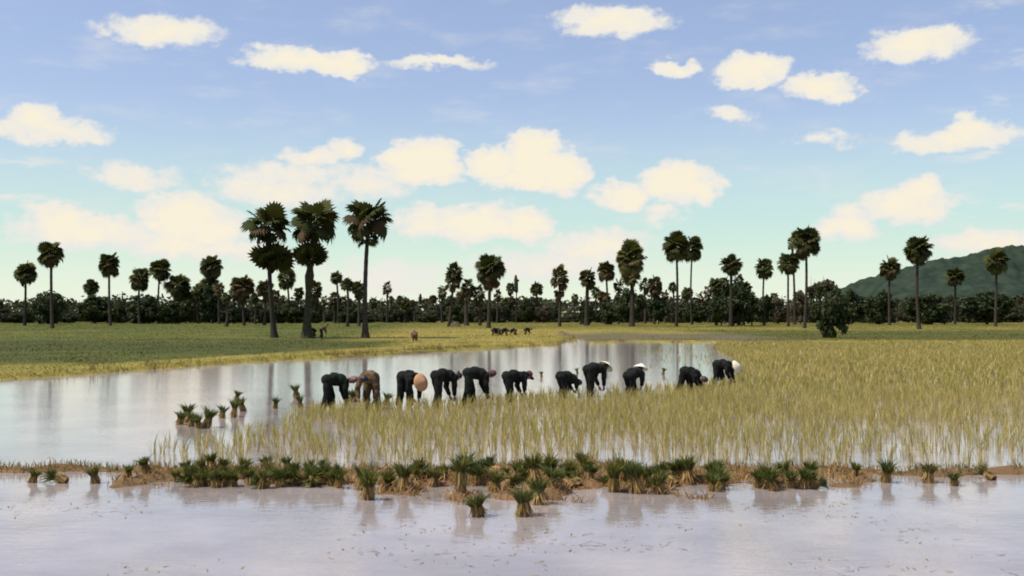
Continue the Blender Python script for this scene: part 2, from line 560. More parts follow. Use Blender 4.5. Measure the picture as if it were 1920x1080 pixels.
# ------------------------------------------------------------------ palms
def fan_leaf(bend, fold, nseg=18, seed=0):
    """A fan leaf: stalk from the origin along +X, then a split round blade. Unit length about 2.4."""
    r_ = random.Random(seed)
    LP, RF = 1.22, 1.2
    V, T = [], []
    for k, xx in enumerate((0.0, 0.6, LP)):
        w = 0.05 - 0.012 * k
        zz = 0.10 * math.sin(xx / LP * math.pi * 0.5)
        V += [(xx, w, zz), (xx, -w, zz), (xx, 0, zz - w * 1.4)]
    for k in range(2):
        o = k * 3
        for j in range(3):
            a_, b_ = o + j, o + (j + 1) % 3
            T += [(a_, b_, b_ + 3), (a_, b_ + 3, a_ + 3)]

    def place(r, ang, dz):
        u, v = r * math.cos(ang), r * math.sin(ang)
        th = bend * max(0.0, (u + 0.25 * RF) / RF)
        x = LP + (u if th < 1e-4 else (math.sin(th) / (th / max(u, 1e-3)) if u > 0 else u))
        z = 0.10 + dz - fold * abs(v) - (0 if u <= 0 else u * math.sin(th * 0.5) * 1.1)
        return (x, v * (1 - 0.25 * fold), z)

    c = len(V)
    V.append((LP - 0.04, 0, 0.10))
    span = math.radians(152)
    b0 = len(V)
    for i in range(nseg + 1):
        an = -span + 2 * span * i / nseg
        V.append(place(RF * (0.69 + 0.05 * math.cos(an)), an, 0.05 * (1 if i % 2 else -1)))
    t0 = len(V)
    for i in range(nseg):
        an = -span + 2 * span * (i + 0.5) / nseg
        V.append(place(RF * (0.93 + 0.10 * math.cos(an)) * r_.uniform(0.93, 1.05), an + r_.uniform(-.05, .05), -0.07 * r_.random()))
    for i in range(nseg):
        T += [(c, b0 + i, b0 + i + 1), (b0 + i, t0 + i, b0 + i + 1)]
    return np.array(V), np.array(T)


LEAVES = {'up': [fan_leaf(0.25, 0.10, seed=s) for s in (1, 2)], 'mid': [fan_leaf(0.9, 0.28, seed=s) for s in (3, 4)], 'low': [fan_leaf(1.5, 0.55, seed=s) for s in (5, 6)]}
LEAF_MESH = {}
for mk in ('palm_leaf', 'palm_brown', 'palm_yellow', 'palm_dead'):
    for k, arr in LEAVES.items():
        LEAF_MESH[mk, k] = [mesh_np('palm_fan_leaf', v_, t_, M[mk]) for v_, t_ in arr]


def crown_transforms(Rx, Ry, n, el_lo=-38, el_hi=88, jit=0.16, seed=0, straight=False):
    """(kind, matrix) of each leaf round a crown centre at the origin."""
    r_ = random.Random(seed)
    out = []
    s0, s1 = math.sin(math.radians(el_lo)), math.sin(math.radians(el_hi))
    for i in range(n):
        se = s1 + (s0 - s1) * (i + 0.5) / n + r_.uniform(-jit, jit) * 0.6
        el_ = math.asin(max(-0.97, min(0.99, se)))
        az_ = i * 2.39996 + r_.uniform(-0.3, 0.3)
        L = 1.0 / math.sqrt((math.cos(el_) / Rx) ** 2 + (math.sin(el_) / Ry) ** 2)
        oz = max(0.0, Ry - Rx) * math.sin(el_) * 0.75
        d = Vector((math.cos(az_) * math.cos(el_), math.sin(az_) * math.cos(el_), math.sin(el_)))
        tip = d * L
        v = tip - Vector((0, 0, oz))
        sc = v.length / 2.42 * r_.uniform(0.88, 1.08)
        deg = math.degrees(el_)
        kind = 'up' if deg > 38 or straight else ('mid' if deg > -8 else 'low')
        xax = v.normalized()
        if kind != 'up':                     # bent leaves need some lift so their tips reach the outline
            xax = (xax + Vector((0, 0, 0.25 if kind == 'mid' else 0.35))).normalized()
        yax = Vector((0, 0, 1)).cross(xax)
        yax = yax.normalized() if yax.length > 1e-3 else Vector((0, 1, 0))
        zax = xax.cross(yax)
        rot = Matrix((xax, yax, zax)).transposed().to_4x4()
        roll = Matrix.Rotation(r_.uniform(-0.9, 0.9), 4, 'X')
        m4 = Matrix.Translation((0, 0, oz)) @ rot @ roll @ Matrix.Scale(sc, 4)
        out.append((kind, m4, deg))
    return out


def trunk_mesh(top, r0, r1, flare=1.6, bulge=None, mat='bark', seed=0, sides=10):
    r_ = random.Random(seed)
    H = top.z
    n = max(10, int(H / 0.45))
    V, T = [], []
    bow = (r_.uniform(-.25, .25), r_.uniform(-.25, .25))
    for i in range(n + 1):
        t = i / n
        z = -0.25 + (H + 0.25) * t
        r = r0 + (r1 - r0) * t
        r *= 1 + (flare - 1) * math.exp(-z / max(0.9, H * 0.07))
        r *= 1 + (0.05 if i % 2 else -0.03)
        if t > 0.86:
            r *= 1 + 0.55 * (t - 0.86) / 0.14
        if bulge:
            r *= 1 + bulge[1] * math.exp(-((t - bulge[0]) / 0.07) ** 2)
        cx = top.x * t + bow[0] * math.sin(t * math.pi)
        cy = top.y * t + bow[1] * math.sin(t * math.pi)
        for k in range(sides):
            an = 2 * math.pi * k / sides
            rr = r * (1 + 0.05 * math.sin(3 * an + seed))
            V.append((cx + rr * math.cos(an), cy + rr * math.sin(an), z))
    for i in range(n):
        for k in range(sides):
            a_, b_ = i * sides + k, i * sides + (k + 1) % sides
            T += [(a_, b_, b_ + sides), (a_, b_ + sides, a_ + sides)]
    c = len(V)
    V.append((top.x, top.y, H + 0.1))
    o = n * sides
    for k in range(sides):
        T.append((o + k, o + (k + 1) % sides, c))
    return mesh_np('palm_trunk', np.array(V), np.array(T), M[mat], smooth=True)


def join_leaves(trs, cz, mk, dead_below=None):
    Vs, Ts, o = [], [], 0
    for i, (kind, m4, deg) in enumerate(trs):
        v_, t_ = LEAVES[kind][i % 2]
        mm = np.array(m4)
        w = v_ @ mm[:3, :3].T + mm[:3, 3] + np.array(cz)
        Vs.append(w)
        Ts.append(t_ + o)
        o += len(v_)
    return mesh_np('palm_crown', np.concatenate(Vs), np.concatenate(Ts), M[mk])


def add_leaves(root, trs, centre, mk, n_dead=0, seed=0):
    r_ = random.Random(seed + 5)
    low = [i for i, t in enumerate(trs) if t[2] < 5]
    dead = set(r_.sample(low, min(n_dead, len(low))))
    for i, (kind, m4, deg) in enumerate(trs):
        mk_ = 'palm_dead' if i in dead else mk
        o = bpy.data.objects.new('dead_leaf' if i in dead else 'leaf', LEAF_MESH[mk_, kind][i % 2])
        COL.objects.link(o)
        o.parent = root
        o.matrix_basis = Matrix.Translation(centre) @ m4


PALM_ID = [0]


def palm(cx, cy, rx, ry, bx, by, label, n=34, mk='palm_leaf', group='sugar palms around the rice field', r0=None, flare=1.5, lo=-38,
         extra=None, bulge=None, n_dead=3, bark='bark', joined=None, hi=88):
    PALM_ID[0] += 1
    sd = PALM_ID[0] * 7
    base = at(bx, by, 0.15)
    Y = base.y
    px = Y / FPX
    if lo > -55 and group != 'three tall palms on the near grass':
        lo = -66
        n = int(n * 1.15)
        rx, ry = rx * 1.10, ry * 1.07
    C = at_y(cx, cy, Y)
    top = C - base
    Rx, Ry = rx * px, ry * px
    root = empty('sugar_palm', base, 0, label, 'palm tree', group)
    tr = (r0 if r0 else 0.21)
    obj('trunk', trunk_mesh(top, tr * 1.1, tr * 0.85, flare, bulge, bark, sd), root)
    trs = crown_transforms(Rx, Ry, n, lo, hi, seed=sd)
    if joined is None:
        joined = rx < 13
    if joined:
        obj('crown', join_leaves(trs, top, mk), root)
    else:
        add_leaves(root, trs, top, mk, n_dead, sd)
        if n_dead > 4:               # skirt of dead fronds hanging round the stem
            sk = crown_transforms(Rx * 0.75, Ry * 1.15, 5 + n_dead // 2, -82, -52, seed=sd + 1)
            for kind, m4, deg in sk:
                o = bpy.data.objects.new('dead_leaf', LEAF_MESH['palm_dead', 'low'][PALM_ID[0] % 2])
                COL.objects.link(o)
                o.parent = root
                o.matrix_basis = Matrix.Translation(top - Vector((0, 0, 0.12 * Ry))) @ m4
    for e in (extra or []):          # further leaf whorls lower on the stem: px, py, rx, ry, count, lowest and highest tilt
        ex, ey, erx, ery, en, elo, ehi = e[:7]
        EC = at_y(ex, ey, Y) - base
        t2 = crown_transforms(erx * px, ery * px, en, elo, ehi, seed=sd + 3, straight=len(e) > 7)
        add_leaves(root, t2, EC, mk, 1, sd + 9)
    return root


G3 = 'three tall palms on the near grass'
palm(503, 428, 52, 56, 515, 635, 'tall palm with a bowl of low leaves, first of the three big palms', 21, group=G3, r0=0.20, flare=2.0, lo=-48,
     extra=[(510, 512, 62, 60, 28, 42, 82, 1)], n_dead=3)
palm(590, 422, 54, 60, 575, 635, 'tall palm with a swollen leafy trunk base, middle of the three big palms', 23, group=G3, r0=0.26, flare=2.6, lo=-52,
     extra=[(580, 504, 52, 56, 20, 38, 80, 1), (578, 482, 26, 26, 5, -55, -20)], bulge=(0.55, 0.7), bark='bark_green', n_dead=3)
palm(691, 415, 53, 52, 685, 635, 'tall slim palm with a clear straight trunk, last of the three big palms', 23, group=G3, r0=0.20, flare=2.0, lo=-52,
     extra=[(690, 452, 26, 26, 5, -35, 25)], n_dead=4)
BASE_LABELS = [
    (300, 508, 24, 26, 298, 606, 'ragged drooping palm at the outer end of the left-hand palms', dict(n=30, mk='palm_leaf')),
    (334, 537, 27, 24, 335, 606, 'low palm with an arching drooping crown beside the ragged one', dict(n=30, lo=-50, n_dead=6)),
    (353, 560, 14, 15, 357, 606, 'small round-headed palm right of the drooping palm', dict(n=26)),
    (396, 503, 24, 32, 398, 606, 'dense column-headed palm rising from a dark tree at the left', dict(n=44, lo=-60, extra=[(390, 540, 30, 24, 20, -55, 50)])),
    (424, 560, 10, 14, 424, 613, 'thin little palm just right of the column-headed palm', dict(n=24)),
    (455, 540, 26, 27, 458, 611, 'broad palm with a brown underside and wide split crown', dict(n=36, mk='palm_brown', lo=-55, n_dead=9)),
    (477, 559, 10, 11, 478, 608, 'small dark palm tucked under the broad brown one', dict(n=22)),
    (497, 543, 19, 22, 495, 611, 'stocky palm just left of the first tall trunk', dict(n=30, n_dead=5)),
    (538, 525, 20, 30, 543, 607, 'oval-headed palm between the first two tall trunks', dict(n=36, lo=-60)),
    (590, 548, 16, 24, 588, 607, 'brownish palm half hidden by the swollen trunk', dict(n=30, mk='palm_brown', n_dead=6)),
    (608, 566, 7, 16, 609, 605, 'thin little palm right of the swollen trunk', dict(n=18)),
    (631, 522, 13, 15, 634, 607, 'small palm with the highest head between the second and third tall trunks', dict(n=26)),
    (628, 560, 13, 15, 627, 606, 'small reddish palm with a low ragged head beneath a higher one', dict(n=24, mk='palm_brown', n_dead=8)),
    (651, 535, 14, 15, 651, 613, 'bare-trunked small palm midway to the third tall trunk', dict(n=28)),
    (672, 543, 15, 19, 673, 611, 'small palm touching the third tall trunk on its left', dict(n=28, n_dead=5)),
    (726, 543, 10, 18, 726, 606, 'small reddish palm alone right of the third tall trunk', dict(n=24, mk='palm_brown')),
    (758, 575, 11, 19, 759, 606, 'short ragged palm in the gap at the middle left of the treeline', dict(n=24)),
    (851, 518, 21, 29, 841, 613, 'dense palm with a drooping skirt at the left of the middle clump', dict(n=40, lo=-55, extra=[(832, 540, 13, 15, 8, -45, 40)], n_dead=7)),
    (876, 541, 16, 25, 875, 611, 'thick low palm in the middle of the middle clump', dict(n=32, lo=-60, r0=0.3, n_dead=6)),
    (919, 508, 29, 34, 916, 616, 'tallest and widest palm of the middle clump, nearest the planters behind', dict(n=44, lo=-48, r0=0.24, n_dead=5)),
    (898, 553, 15, 23, 900, 611, 'low dark palm at the shoulder of the widest middle palm', dict(n=28, lo=-60)),
    (958, 542, 10, 14, 960, 604, 'small round palm on a thread-thin stem beside the bare dead stem', dict(n=26)),
    (945, 567, 8, 11, 945, 604, 'tiny palm low between the middle clump and the bare dead stem', dict(n=18)),
    (1006, 543, 13, 17, 1007, 605, 'lone round lollipop palm between the dead stem and the brown palm', dict(n=30, joined=True)),
    (1049, 525, 20, 33, 1049, 613, 'brown oval-headed palm standing alone near the middle', dict(n=40, mk='palm_brown', lo=-60, n_dead=10)),
    (1078, 560, 8, 11, 1078, 604, 'tiny far palm just right of the brown oval-headed palm', dict(n=24)),
    (1102, 524, 19, 27, 1100, 611, 'dense palm with a thick neck at the left of the big yellowish palm', dict(n=38, lo=-55, r0=0.34)),
    (1136, 511, 18, 24, 1137, 608, 'round brown palm next to the big yellowish palm', dict(n=34, mk='palm_brown')),
    (1132, 557, 15, 14, 1131, 607, 'loose reddish young palm under the round brown palm', dict(n=20, mk='palm_brown', n_dead=6)),
    (1183, 488, 30, 42, 1185, 613, 'big dense yellowish palm with a long shaggy crown', dict(n=58, mk='palm_yellow', lo=-65, r0=0.34, extra=[(1183, 524, 24, 18, 14, -55, 30), (1211, 492, 5, 15, 3, 60, 88)], n_dead=10)),
    (1208, 538, 11, 18, 1209, 607, 'small dark palm at the right foot of the big yellowish palm', dict(n=22)),
    (1228, 537, 16, 21, 1227, 608, 'small brown-headed palm right of the big yellowish palm', dict(n=30, mk='palm_brown', n_dead=6)),
    (1268, 466, 26, 34, 1268, 613, 'tall palm with a full head, left one of the touching pair', dict(n=40, lo=-48, r0=0.20)),
    (1298, 468, 22, 30, 1297, 609, 'tall thin-stemmed palm, right one of the touching pair', dict(n=34, lo=-45, r0=0.17)),
    (1262, 540, 10, 13, 1261, 606, 'small palm low behind the left trunk of the pair', dict(n=22)),
    (1289, 550, 13, 13, 1290, 606, 'small round palm low between the trunks of the pair', dict(n=24, joined=True)),
    (1311, 560, 9, 18, 1312, 606, 'reddish thin young palm right of the touching pair', dict(n=18, mk='palm_brown')),
    (1371, 499, 23, 23, 1370, 613, 'palm with an arching open head above the dark green clump', dict(n=34, lo=-45, r0=0.25)),
    (1342, 537, 15, 19, 1344, 611, 'round low palm on the left shoulder of the dark green clump', dict(n=28)),
    (1396, 541, 15, 16, 1394, 611, 'round low palm on the right shoulder of the dark green clump', dict(n=28)),
    (1433, 505, 19, 24, 1433, 611, 'small lollipop palm between the green clump and the right-hand pair', dict(n=34, lo=-52, r0=0.17)),
    (1478, 495, 23, 26, 1478, 613, 'shorter thin-stemmed palm left of the tallest right-hand palm', dict(n=36, lo=-50, r0=0.17)),
    (1485, 457, 9, 19, 1490, 609, 'narrow palm head peeping between the two right-hand palms', dict(n=20)),
    (1511, 456, 29, 36, 1508, 616, 'tallest palm of the right-hand side with a full round head', dict(n=44, lo=-48, r0=0.20)),
]
for cx, cy, rx, ry, bx, by, lab, kw in BASE_LABELS:
    palm(cx, cy, rx, ry, bx, by, lab, **kw)
# the same grove goes on beyond both sides
for cx, cy, rx, ry, bx, by, lab in [
    (262, 525, 20, 26, 262, 608, 'oval palm just outside the left-hand palms'),
    (205, 498, 22, 28, 207, 611, 'round-headed palm at the far left, second from the outermost pair'),
    (172, 540, 16, 18, 172, 606, 'low palm in the far-left thicket'),
    (96, 478, 26, 31, 98, 616, 'tallest of the palms at the extreme left'),
    (48, 515, 22, 26, 46, 611, 'smaller palm at the extreme left'),
    (1668, 505, 21, 25, 1668, 610, 'round-headed palm in front of the hill'),
    (1722, 470, 27, 32, 1724, 618, 'tallest palm in front of the hill'),
    (1790, 520, 19, 23, 1790, 608, 'small palm right of the tallest one by the hill'),
    (1868, 492, 24, 29, 1866, 613, 'palm at the extreme right end of the field'),
]:
    palm(cx, cy, rx, ry, bx, by, lab, 34, lo=-50)

# lesser palms standing among the others, each by its neighbour
for cx, cy, rx, ry, bx, by, lab in [
    (372, 548, 14, 20, 372, 607, 'shaggy low palm squeezed against the left side of the column-headed palm'),
    (411, 545, 11, 18, 411, 608, 'low palm against the right side of the column-headed palm'),
    (438, 552, 11, 17, 439, 607, 'low palm behind the left half of the broad brown palm'),
    (517, 556, 10, 16, 519, 606, 'low palm just right of the first tall trunk'),
    (560, 552, 11, 16, 559, 606, 'low palm left of the swollen trunk'),
    (644, 566, 10, 15, 643, 606, 'low palm left of the bare-trunked small palm'),
    (700, 568, 9, 15, 700, 605, 'low palm just right of the third tall trunk'),
    (829, 553, 10, 15, 829, 606, 'low palm at the left foot of the middle clump'),
    (865, 556, 11, 18, 866, 607, 'low palm between the dense one and the thick low one in the middle clump'),
    (933, 556, 9, 15, 932, 606, 'low palm at the right foot of the middle clump'),
    (1118, 550, 10, 16, 1118, 606, 'low palm between the thick-necked and the round brown palm'),
    (1160, 540, 11, 20, 1160, 608, 'low palm at the left foot of the big yellowish palm'),
    (1247, 556, 9, 15, 1247, 606, 'low palm left of the touching pair'),
    (1327, 552, 9, 17, 1328, 606, 'low palm with leaning head left of the dark green clump'),
    (1358, 533, 12, 18, 1358, 608, 'low palm close under the arching head, on its left'),
    (1384, 530, 12, 18, 1384, 608, 'low palm close under the arching head, on its right'),
    (1452, 560, 9, 15, 1452, 606, 'low palm between the lollipop palm and the shorter right-hand palm'),
    (1496, 556, 10, 15, 1496, 606, 'low palm between the two right-hand trunks'),
    (1538, 548, 11, 16, 1537, 606, 'low palm between the tallest right-hand palm and the dark bushy tree'),
]:
    palm(cx, cy, rx, ry, bx, by, lab, 24, mk=('palm_leaf', 'palm_brown')[cx % 2], joined=True)

# dead palm stems
def dead_stem(px, ytop, ybase, wpx, neck, label):
    base = at(px, ybase, 0.15)
    Y = base.y
    s = Y / FPX
    H = at_y(px, ytop, Y).z - base.z
    root = empty('dead_palm', base, 0, label, 'palm tree', 'dead palm stems')
    prof = [(-0.2, 0.20), (H * 0.3, 0.13), (H * neck, 0.12), (H * (neck + 0.04), wpx * s * 0.5), (H * 0.9, wpx * s * 0.55), (H * 0.96, wpx * s * 0.4), (H, wpx * s * 0.28)]
    V, T = [], []
    for k, (z, r) in enumerate(prof):
        for j in range(8):
            an = j * math.pi / 4 + 0.2 * k
            V.append((r * math.cos(an) * R.uniform(.85, 1.15) + 0.1 * math.sin(z), r * math.sin(an) * R.uniform(.85, 1.15), z + R.uniform(-.1, .1)))
    for k in range(len(prof) - 1):
        for j in range(8):
            a_, b_ = k * 8 + j, k * 8 + (j + 1) % 8
            T += [(a_, b_, b_ + 8), (a_, b_ + 8, a_ + 8)]
    c = len(V)
    V.append((0, 0, H + .05))
    for j in range(8):
        T.append(((len(prof) - 1) * 8 + j, (len(prof) - 1) * 8 + (j + 1) % 8, c))
    obj('trunk', mesh_np('dead_stem', np.array(V), np.array(T), M['bark']), root)
    trs = crown_transforms(0.9, 1.2, 4, -75, -45, seed=int(px))
    add_leaves(root, trs, Vector((0, 0, H * 0.93)), 'palm_dead', 0, 3)


dead_stem(968, 516, 605, 6.5, 0.62, 'bare dead palm stem without a head, brown and ragged at the top')
dead_stem(788, 551, 604, 5.0, 0.70, 'tiny dead palm stub poking above the treeline left of the middle clump')


# ------------------------------------------------------------------ broadleaf trees
def bush_arrays(seed, lobes=52, per=80, leaf=0.09, low=-0.55):
    g = np.random.default_rng(seed)
    Vs, Ts, o = [], [], 0
    cs = []
    while len(cs) < lobes:
        v_ = g.normal(size=3)
        v_ /= np.linalg.norm(v_)
        r = g.uniform(0.35, 0.92)
        if v_[2] * r < low:
            continue
        cs.append(v_ * r)
    for c in cs:
        rr = g.uniform(0.20, 0.36)
        d = g.normal(size=(per, 3))
        d /= np.linalg.norm(d, axis=1)[:, None]
        p_ = c + d * (rr * g.uniform(0.5, 1.05, size=(per, 1))) * np.array((1, 1, 0.8))
        u = g.normal(size=(per, 3))
        u /= np.linalg.norm(u, axis=1)[:, None]
        w = np.cross(u, d + 0.3 * g.normal(size=(per, 3)))
        w /= np.linalg.norm(w, axis=1)[:, None] + 1e-6
        s = leaf * g.uniform(0.6, 1.4, size=(per, 1))
        quad = np.stack([p_ + u * s, p_ + w * s * 0.6, p_ - u * s, p_ - w * s * 0.6], 1).reshape(-1, 3)
        i = np.arange(per)[:, None] * 4 + o
        Ts.append(np.concatenate([i + np.array((0, 1, 2)), i + np.array((0, 2, 3))]))
        Vs.append(quad)
        o += per * 4
    return np.concatenate(Vs), np.concatenate(Ts)


def limb_arrays(seed):
    """trunk and a few limbs in a unit crown: crown centre at z = 0, ground at z = -1.25"""
    g = random.Random(seed)
    V, T = [], []

    def tube(p0, p1, r0, r1):
        p0, p1 = Vector(p0), Vector(p1)
        q = (p1 - p0).normalized().to_track_quat('Z', 'Y')
        o = len(V)
        for p_, r in ((p0, r0), ((p0 + p1) / 2 + Vector((g.uniform(-.04, .04), g.uniform(-.04, .04), 0)), (r0 + r1) / 2), (p1, r1)):
            for k in range(6):
                V.append(tuple(p_ + q @ Vector((r * math.cos(k * math.pi / 3), r * math.sin(k * math.pi / 3), 0))))
        for s_ in range(2):
            for k in range(6):
                a_, b_ = o + s_ * 6 + k, o + s_ * 6 + (k + 1) % 6
                T.extend([(a_, b_, b_ + 6), (a_, b_ + 6, a_ + 6)])

    tube((0, 0, -1.45), (0.03, 0.02, -0.35), 0.075, 0.055)
    for k in range(5):
        an = k * 1.26 + g.uniform(-.3, .3)
        tube((0.02, 0.01, -0.5 + 0.05 * k), (0.55 * math.cos(an), 0.55 * math.sin(an), 0.05 + 0.14 * k), 0.045, 0.012)
    return np.array(V), np.array(T)


TREE_MESH = {}
for k in range(5):
    for mk in ('tree_leaf', 'tree_brown', 'far_leaf'):
        v_, t_ = bush_arrays(40 + k, low=-0.95 if mk == 'far_leaf' else -1.0)
        TREE_MESH[mk, k] = mesh_np('tree_crown', v_, t_, M[mk])
    v_, t_ = limb_arrays(60 + k)
    TREE_MESH['limb', k] = mesh_np('tree_limbs', v_, t_, M['bark'], smooth=True)


def tree(cx, cy, rx, ry, by, label, mk='tree_leaf', k=0, group='broadleaf trees of the treeline', name='broadleaf_tree', cat='tree'):
    base = at(cx, by, 0.15)
    Y = base.y
    s = Y / FPX
    cz = at_y(cx, cy, Y).z - base.z
    root = empty(name, base, 0, label, cat, group)
    rot = R.uniform(0, 6.28)
    o = obj('crown', TREE_MESH[mk, k], root)
    o.location = (0, 0, cz)
    o.scale = (rx * s, rx * s, ry * s)
    o.rotation_euler = (0, 0, rot)
    o = obj('trunk', TREE_MESH['limb', k], root)
    o.location = (0, 0, cz)
    o.scale = (rx * s, rx * s, max(ry * s, cz / 1.3))
    o.rotation_euler = (0, 0, rot)
    return root


for i, (cx, cy, rx, ry, by, lab, mk) in enumerate([
    (1558, 586, 33, 54, 634, 'dark round bushy tree standing in front of the right-hand treeline', 'tree_leaf'),
    (1375, 565, 38, 44, 612, 'dark green tree under the palm with the arching head', 'tree_leaf'),
    (1352, 578, 24, 32, 611, 'lower dark green bush left of the arching palm', 'tree_leaf'),
    (1410, 582, 24, 26, 611, 'lower dark green bush right of the arching palm', 'tree_leaf'),
    (1183, 575, 30, 36, 612, 'dark green thicket round the foot of the big yellowish palm', 'tree_leaf'),
    (1433, 578, 17, 28, 609, 'narrow dark tree under the right lollipop palm', 'tree_leaf'),
    (1100, 585, 18, 24, 609, 'dark bush round the foot of the thick-necked palm', 'tree_leaf'),
    (398, 572, 26, 38, 607, 'tall dark tree under the column-headed palm', 'tree_leaf'),
    (322, 586, 26, 24, 607, 'dark green bush at the foot of the ragged drooping palm', 'tree_leaf'),
    (348, 585, 18, 24, 607, 'dark green bush at the foot of the arching palm', 'tree_leaf'),
    (556, 586, 22, 22, 607, 'dark bush between the first two tall trunks', 'tree_leaf'),
    (590, 584, 14, 24, 607, 'dark bush close right of the swollen trunk', 'tree_leaf'),
    (988, 582, 22, 22, 606, 'rounded dark tree between the dead stem and the lollipop palm', 'tree_leaf'),
    (1020, 588, 18, 17, 606, 'lower rounded bush under the lollipop palm', 'tree_brown'),
    (1553, 545, 22, 22, 604, 'brownish round-crowned tree behind the dark bushy tree', 'tree_brown'),
    (1523, 545, 13, 16, 604, 'small brownish tree right of the tallest right-hand palm', 'tree_brown'),
    (1595, 572, 28, 36, 608, 'broad dark tree before the foot of the hill', 'tree_leaf'),
    (1500, 578, 22, 32, 608, 'broad greyish tree behind the tallest right-hand trunk', 'tree_brown'),
    (1458, 583, 20, 25, 607, 'greyish bush between the lollipop palm and the shorter right-hand palm', 'tree_brown'),
    (1235, 580, 20, 26, 608, 'dark bush under the brown-headed palm', 'tree_leaf'),
    (1645, 575, 30, 34, 609, 'broad dark tree below the hill, beside the round-headed palm', 'tree_leaf'),
    (268, 580, 34, 30, 607, 'bulky dark tree under the oval palm outside the left-hand palms', 'tree_leaf'),
    (180, 582, 40, 28, 607, 'wide dark tree in the far-left thicket', 'tree_leaf'),
    (90, 578, 34, 34, 608, 'bulky dark tree by the tallest palm at the extreme left', 'tree_leaf'),
    (430, 590, 22, 20, 607, 'low dark bush left of the broad brown palm', 'tree_leaf'),
    (525, 588, 18, 21, 607, 'low dark bush just right of the first tall trunk', 'tree_leaf'),
    (1140, 586, 22, 24, 609, 'dark bush between the thick-necked palm and the big yellowish palm', 'tree_leaf'),
    (1300, 588, 22, 21, 608, 'dark bush among the low palms behind the touching pair', 'tree_leaf'),
    (1740, 580, 44, 32, 609, 'wide dark tree below the hill, under its tallest palm', 'tree_leaf'),
    (1850, 578, 46, 34, 609, 'wide dark tree at the extreme right end of the treeline', 'tree_leaf'),
    (856, 588, 22, 21, 608, 'dark bush among the trunks of the middle clump', 'tree_leaf'),
    (655, 588, 24, 19, 607, 'low dark bush behind the bare-trunked small palm', 'tree_leaf'),
]):
    tree(cx, cy, rx, ry, by, lab, mk, i % 5)

GB = 'bushes of the far treeline'
x = -40.0
i = 0
while x < 1970:
    top = 577 + 7 * math.sin(x * 0.013) + 5 * math.sin(x * 0.047 + 1) + R.choice((-15, -6, 0, 3, 6, 8)) + R.uniform(-3, 3)
    if 690 < x < 830 or 1040 < x < 1090:
        top += 4
    w = R.uniform(13, 24)
    by = R.uniform(603.5, 606.5)
    ry = (by - top) * 0.56
    tree(x, by - ry * 0.85, w, ry * 1.05, by, 'low greyish green bush merging into the far treeline', 'far_leaf', i % 5, GB, 'treeline_bush', 'bush')
    x += R.uniform(11, 19)
    i += 1

FAR_CROWN = []
for k in range(4):
    FAR_CROWN.append(join_leaves(crown_transforms(1.0, R.uniform(1.1, 1.4), 22, -55, 85, seed=900 + k), (0, 0, 0), ('palm_leaf', 'palm_brown')[k % 2]))
FAR_TRUNK = trunk_mesh(Vector((0, 0, 1.0)), 0.035, 0.03, 1.3, None, 'bark', 5, 6)
for i in range(46):
    px_ = R.uniform(-20, 1940)
    cy_ = R.uniform(560, 584)
    by_ = R.uniform(602.5, 606)
    base = at(px_, by_, 0.15)
    s = base.y / FPX
    root = empty('young_palm', base, 0, 'small far palm lost among the bushes of the treeline', 'palm tree', 'small palms in the far treeline')
    rr = R.uniform(6, 10) * s
    cz = at_y(px_, cy_, base.y).z - base.z
    o = obj('crown', FAR_CROWN[i % 4], root)
    o.location = (0, 0, cz)
    o.scale = (rr, rr, rr)
    o.rotation_euler = (0, 0, R.uniform(0, 6))
    o = obj('trunk', FAR_TRUNK, root)
    o.scale = (5, 5, cz)

# wood behind everything: one mass nobody could count
nleaf = 26000
xx = rng.uniform(-230, 260, nleaf)
yy = rng.uniform(310, 400, nleaf)
hh = 3.2 + 3.4 * vnoise(xx, yy * 0.4, 9, 31) + 2.0 * vnoise(xx, yy * 0.3, 3.2, 32)
zz = hh * rng.random(nleaf) ** 0.6
P = np.stack([xx, yy, zz + 0.15], 1)
u = rng.normal(size=(nleaf, 3)); u /= np.linalg.norm(u, axis=1)[:, None]
w = np.cross(u, rng.normal(size=(nleaf, 3))); w /= np.linalg.norm(w, axis=1)[:, None]
s = rng.uniform(0.35, 0.9, (nleaf, 1))
V = np.stack([P + u * s, P + w * s * 0.7, P - u * s, P - w * s * 0.7], 1).reshape(-1, 3)
T = np.arange(nleaf * 4).reshape(-1, 4)
tag(obj('far_woods', mesh_np('far_woods', V, T, M['far_leaf'])), 'dark wood closing the view behind the palms', 'woods', kind='stuff')


# ------------------------------------------------------------------ grass and rice
def blades(P, H, W, lean, c_base, c_tip, seg=2, g=rng):
    """arrays of grass blades; P (n,3), H (n), W (n), lean (n,2) horizontal tip offset, colours (n,3)"""
    n = len(P)
    yaw = g.uniform(0, math.pi, n)
    side = np.stack([np.cos(yaw), np.sin(yaw), np.zeros(n)], 1) * (W * 0.5)[:, None]
    up = np.zeros((n, 3)); up[:, 2] = H
    ln = np.zeros((n, 3)); ln[:, :2] = lean
    if seg == 1:
        V = np.stack([P - side, P + side, P + up + ln], 1).reshape(-1, 3)
        T = np.arange(n * 3).reshape(-1, 3)
        C = np.stack([c_base, c_base, c_tip], 1).reshape(-1, 3)
        return V, T, C
    mid = P + up * 0.58 + ln * 0.32
    tip = P + up * np.array((1, 1, 0.97)) + ln
    V = np.stack([P - side * 0.8, P + side * 0.8, mid - side, mid + side, tip], 1).reshape(-1, 3)
    o = np.arange(n)[:, None] * 5
    T = np.concatenate([o + np.array((0, 1, 3)), o + np.array((0, 3, 2)), o + np.array((2, 3, 4))])
    cm = c_base * 0.4 + c_tip * 0.6
    C = np.stack([c_base, c_base, cm, cm, c_tip], 1).reshape(-1, 3)
    return V, T, C


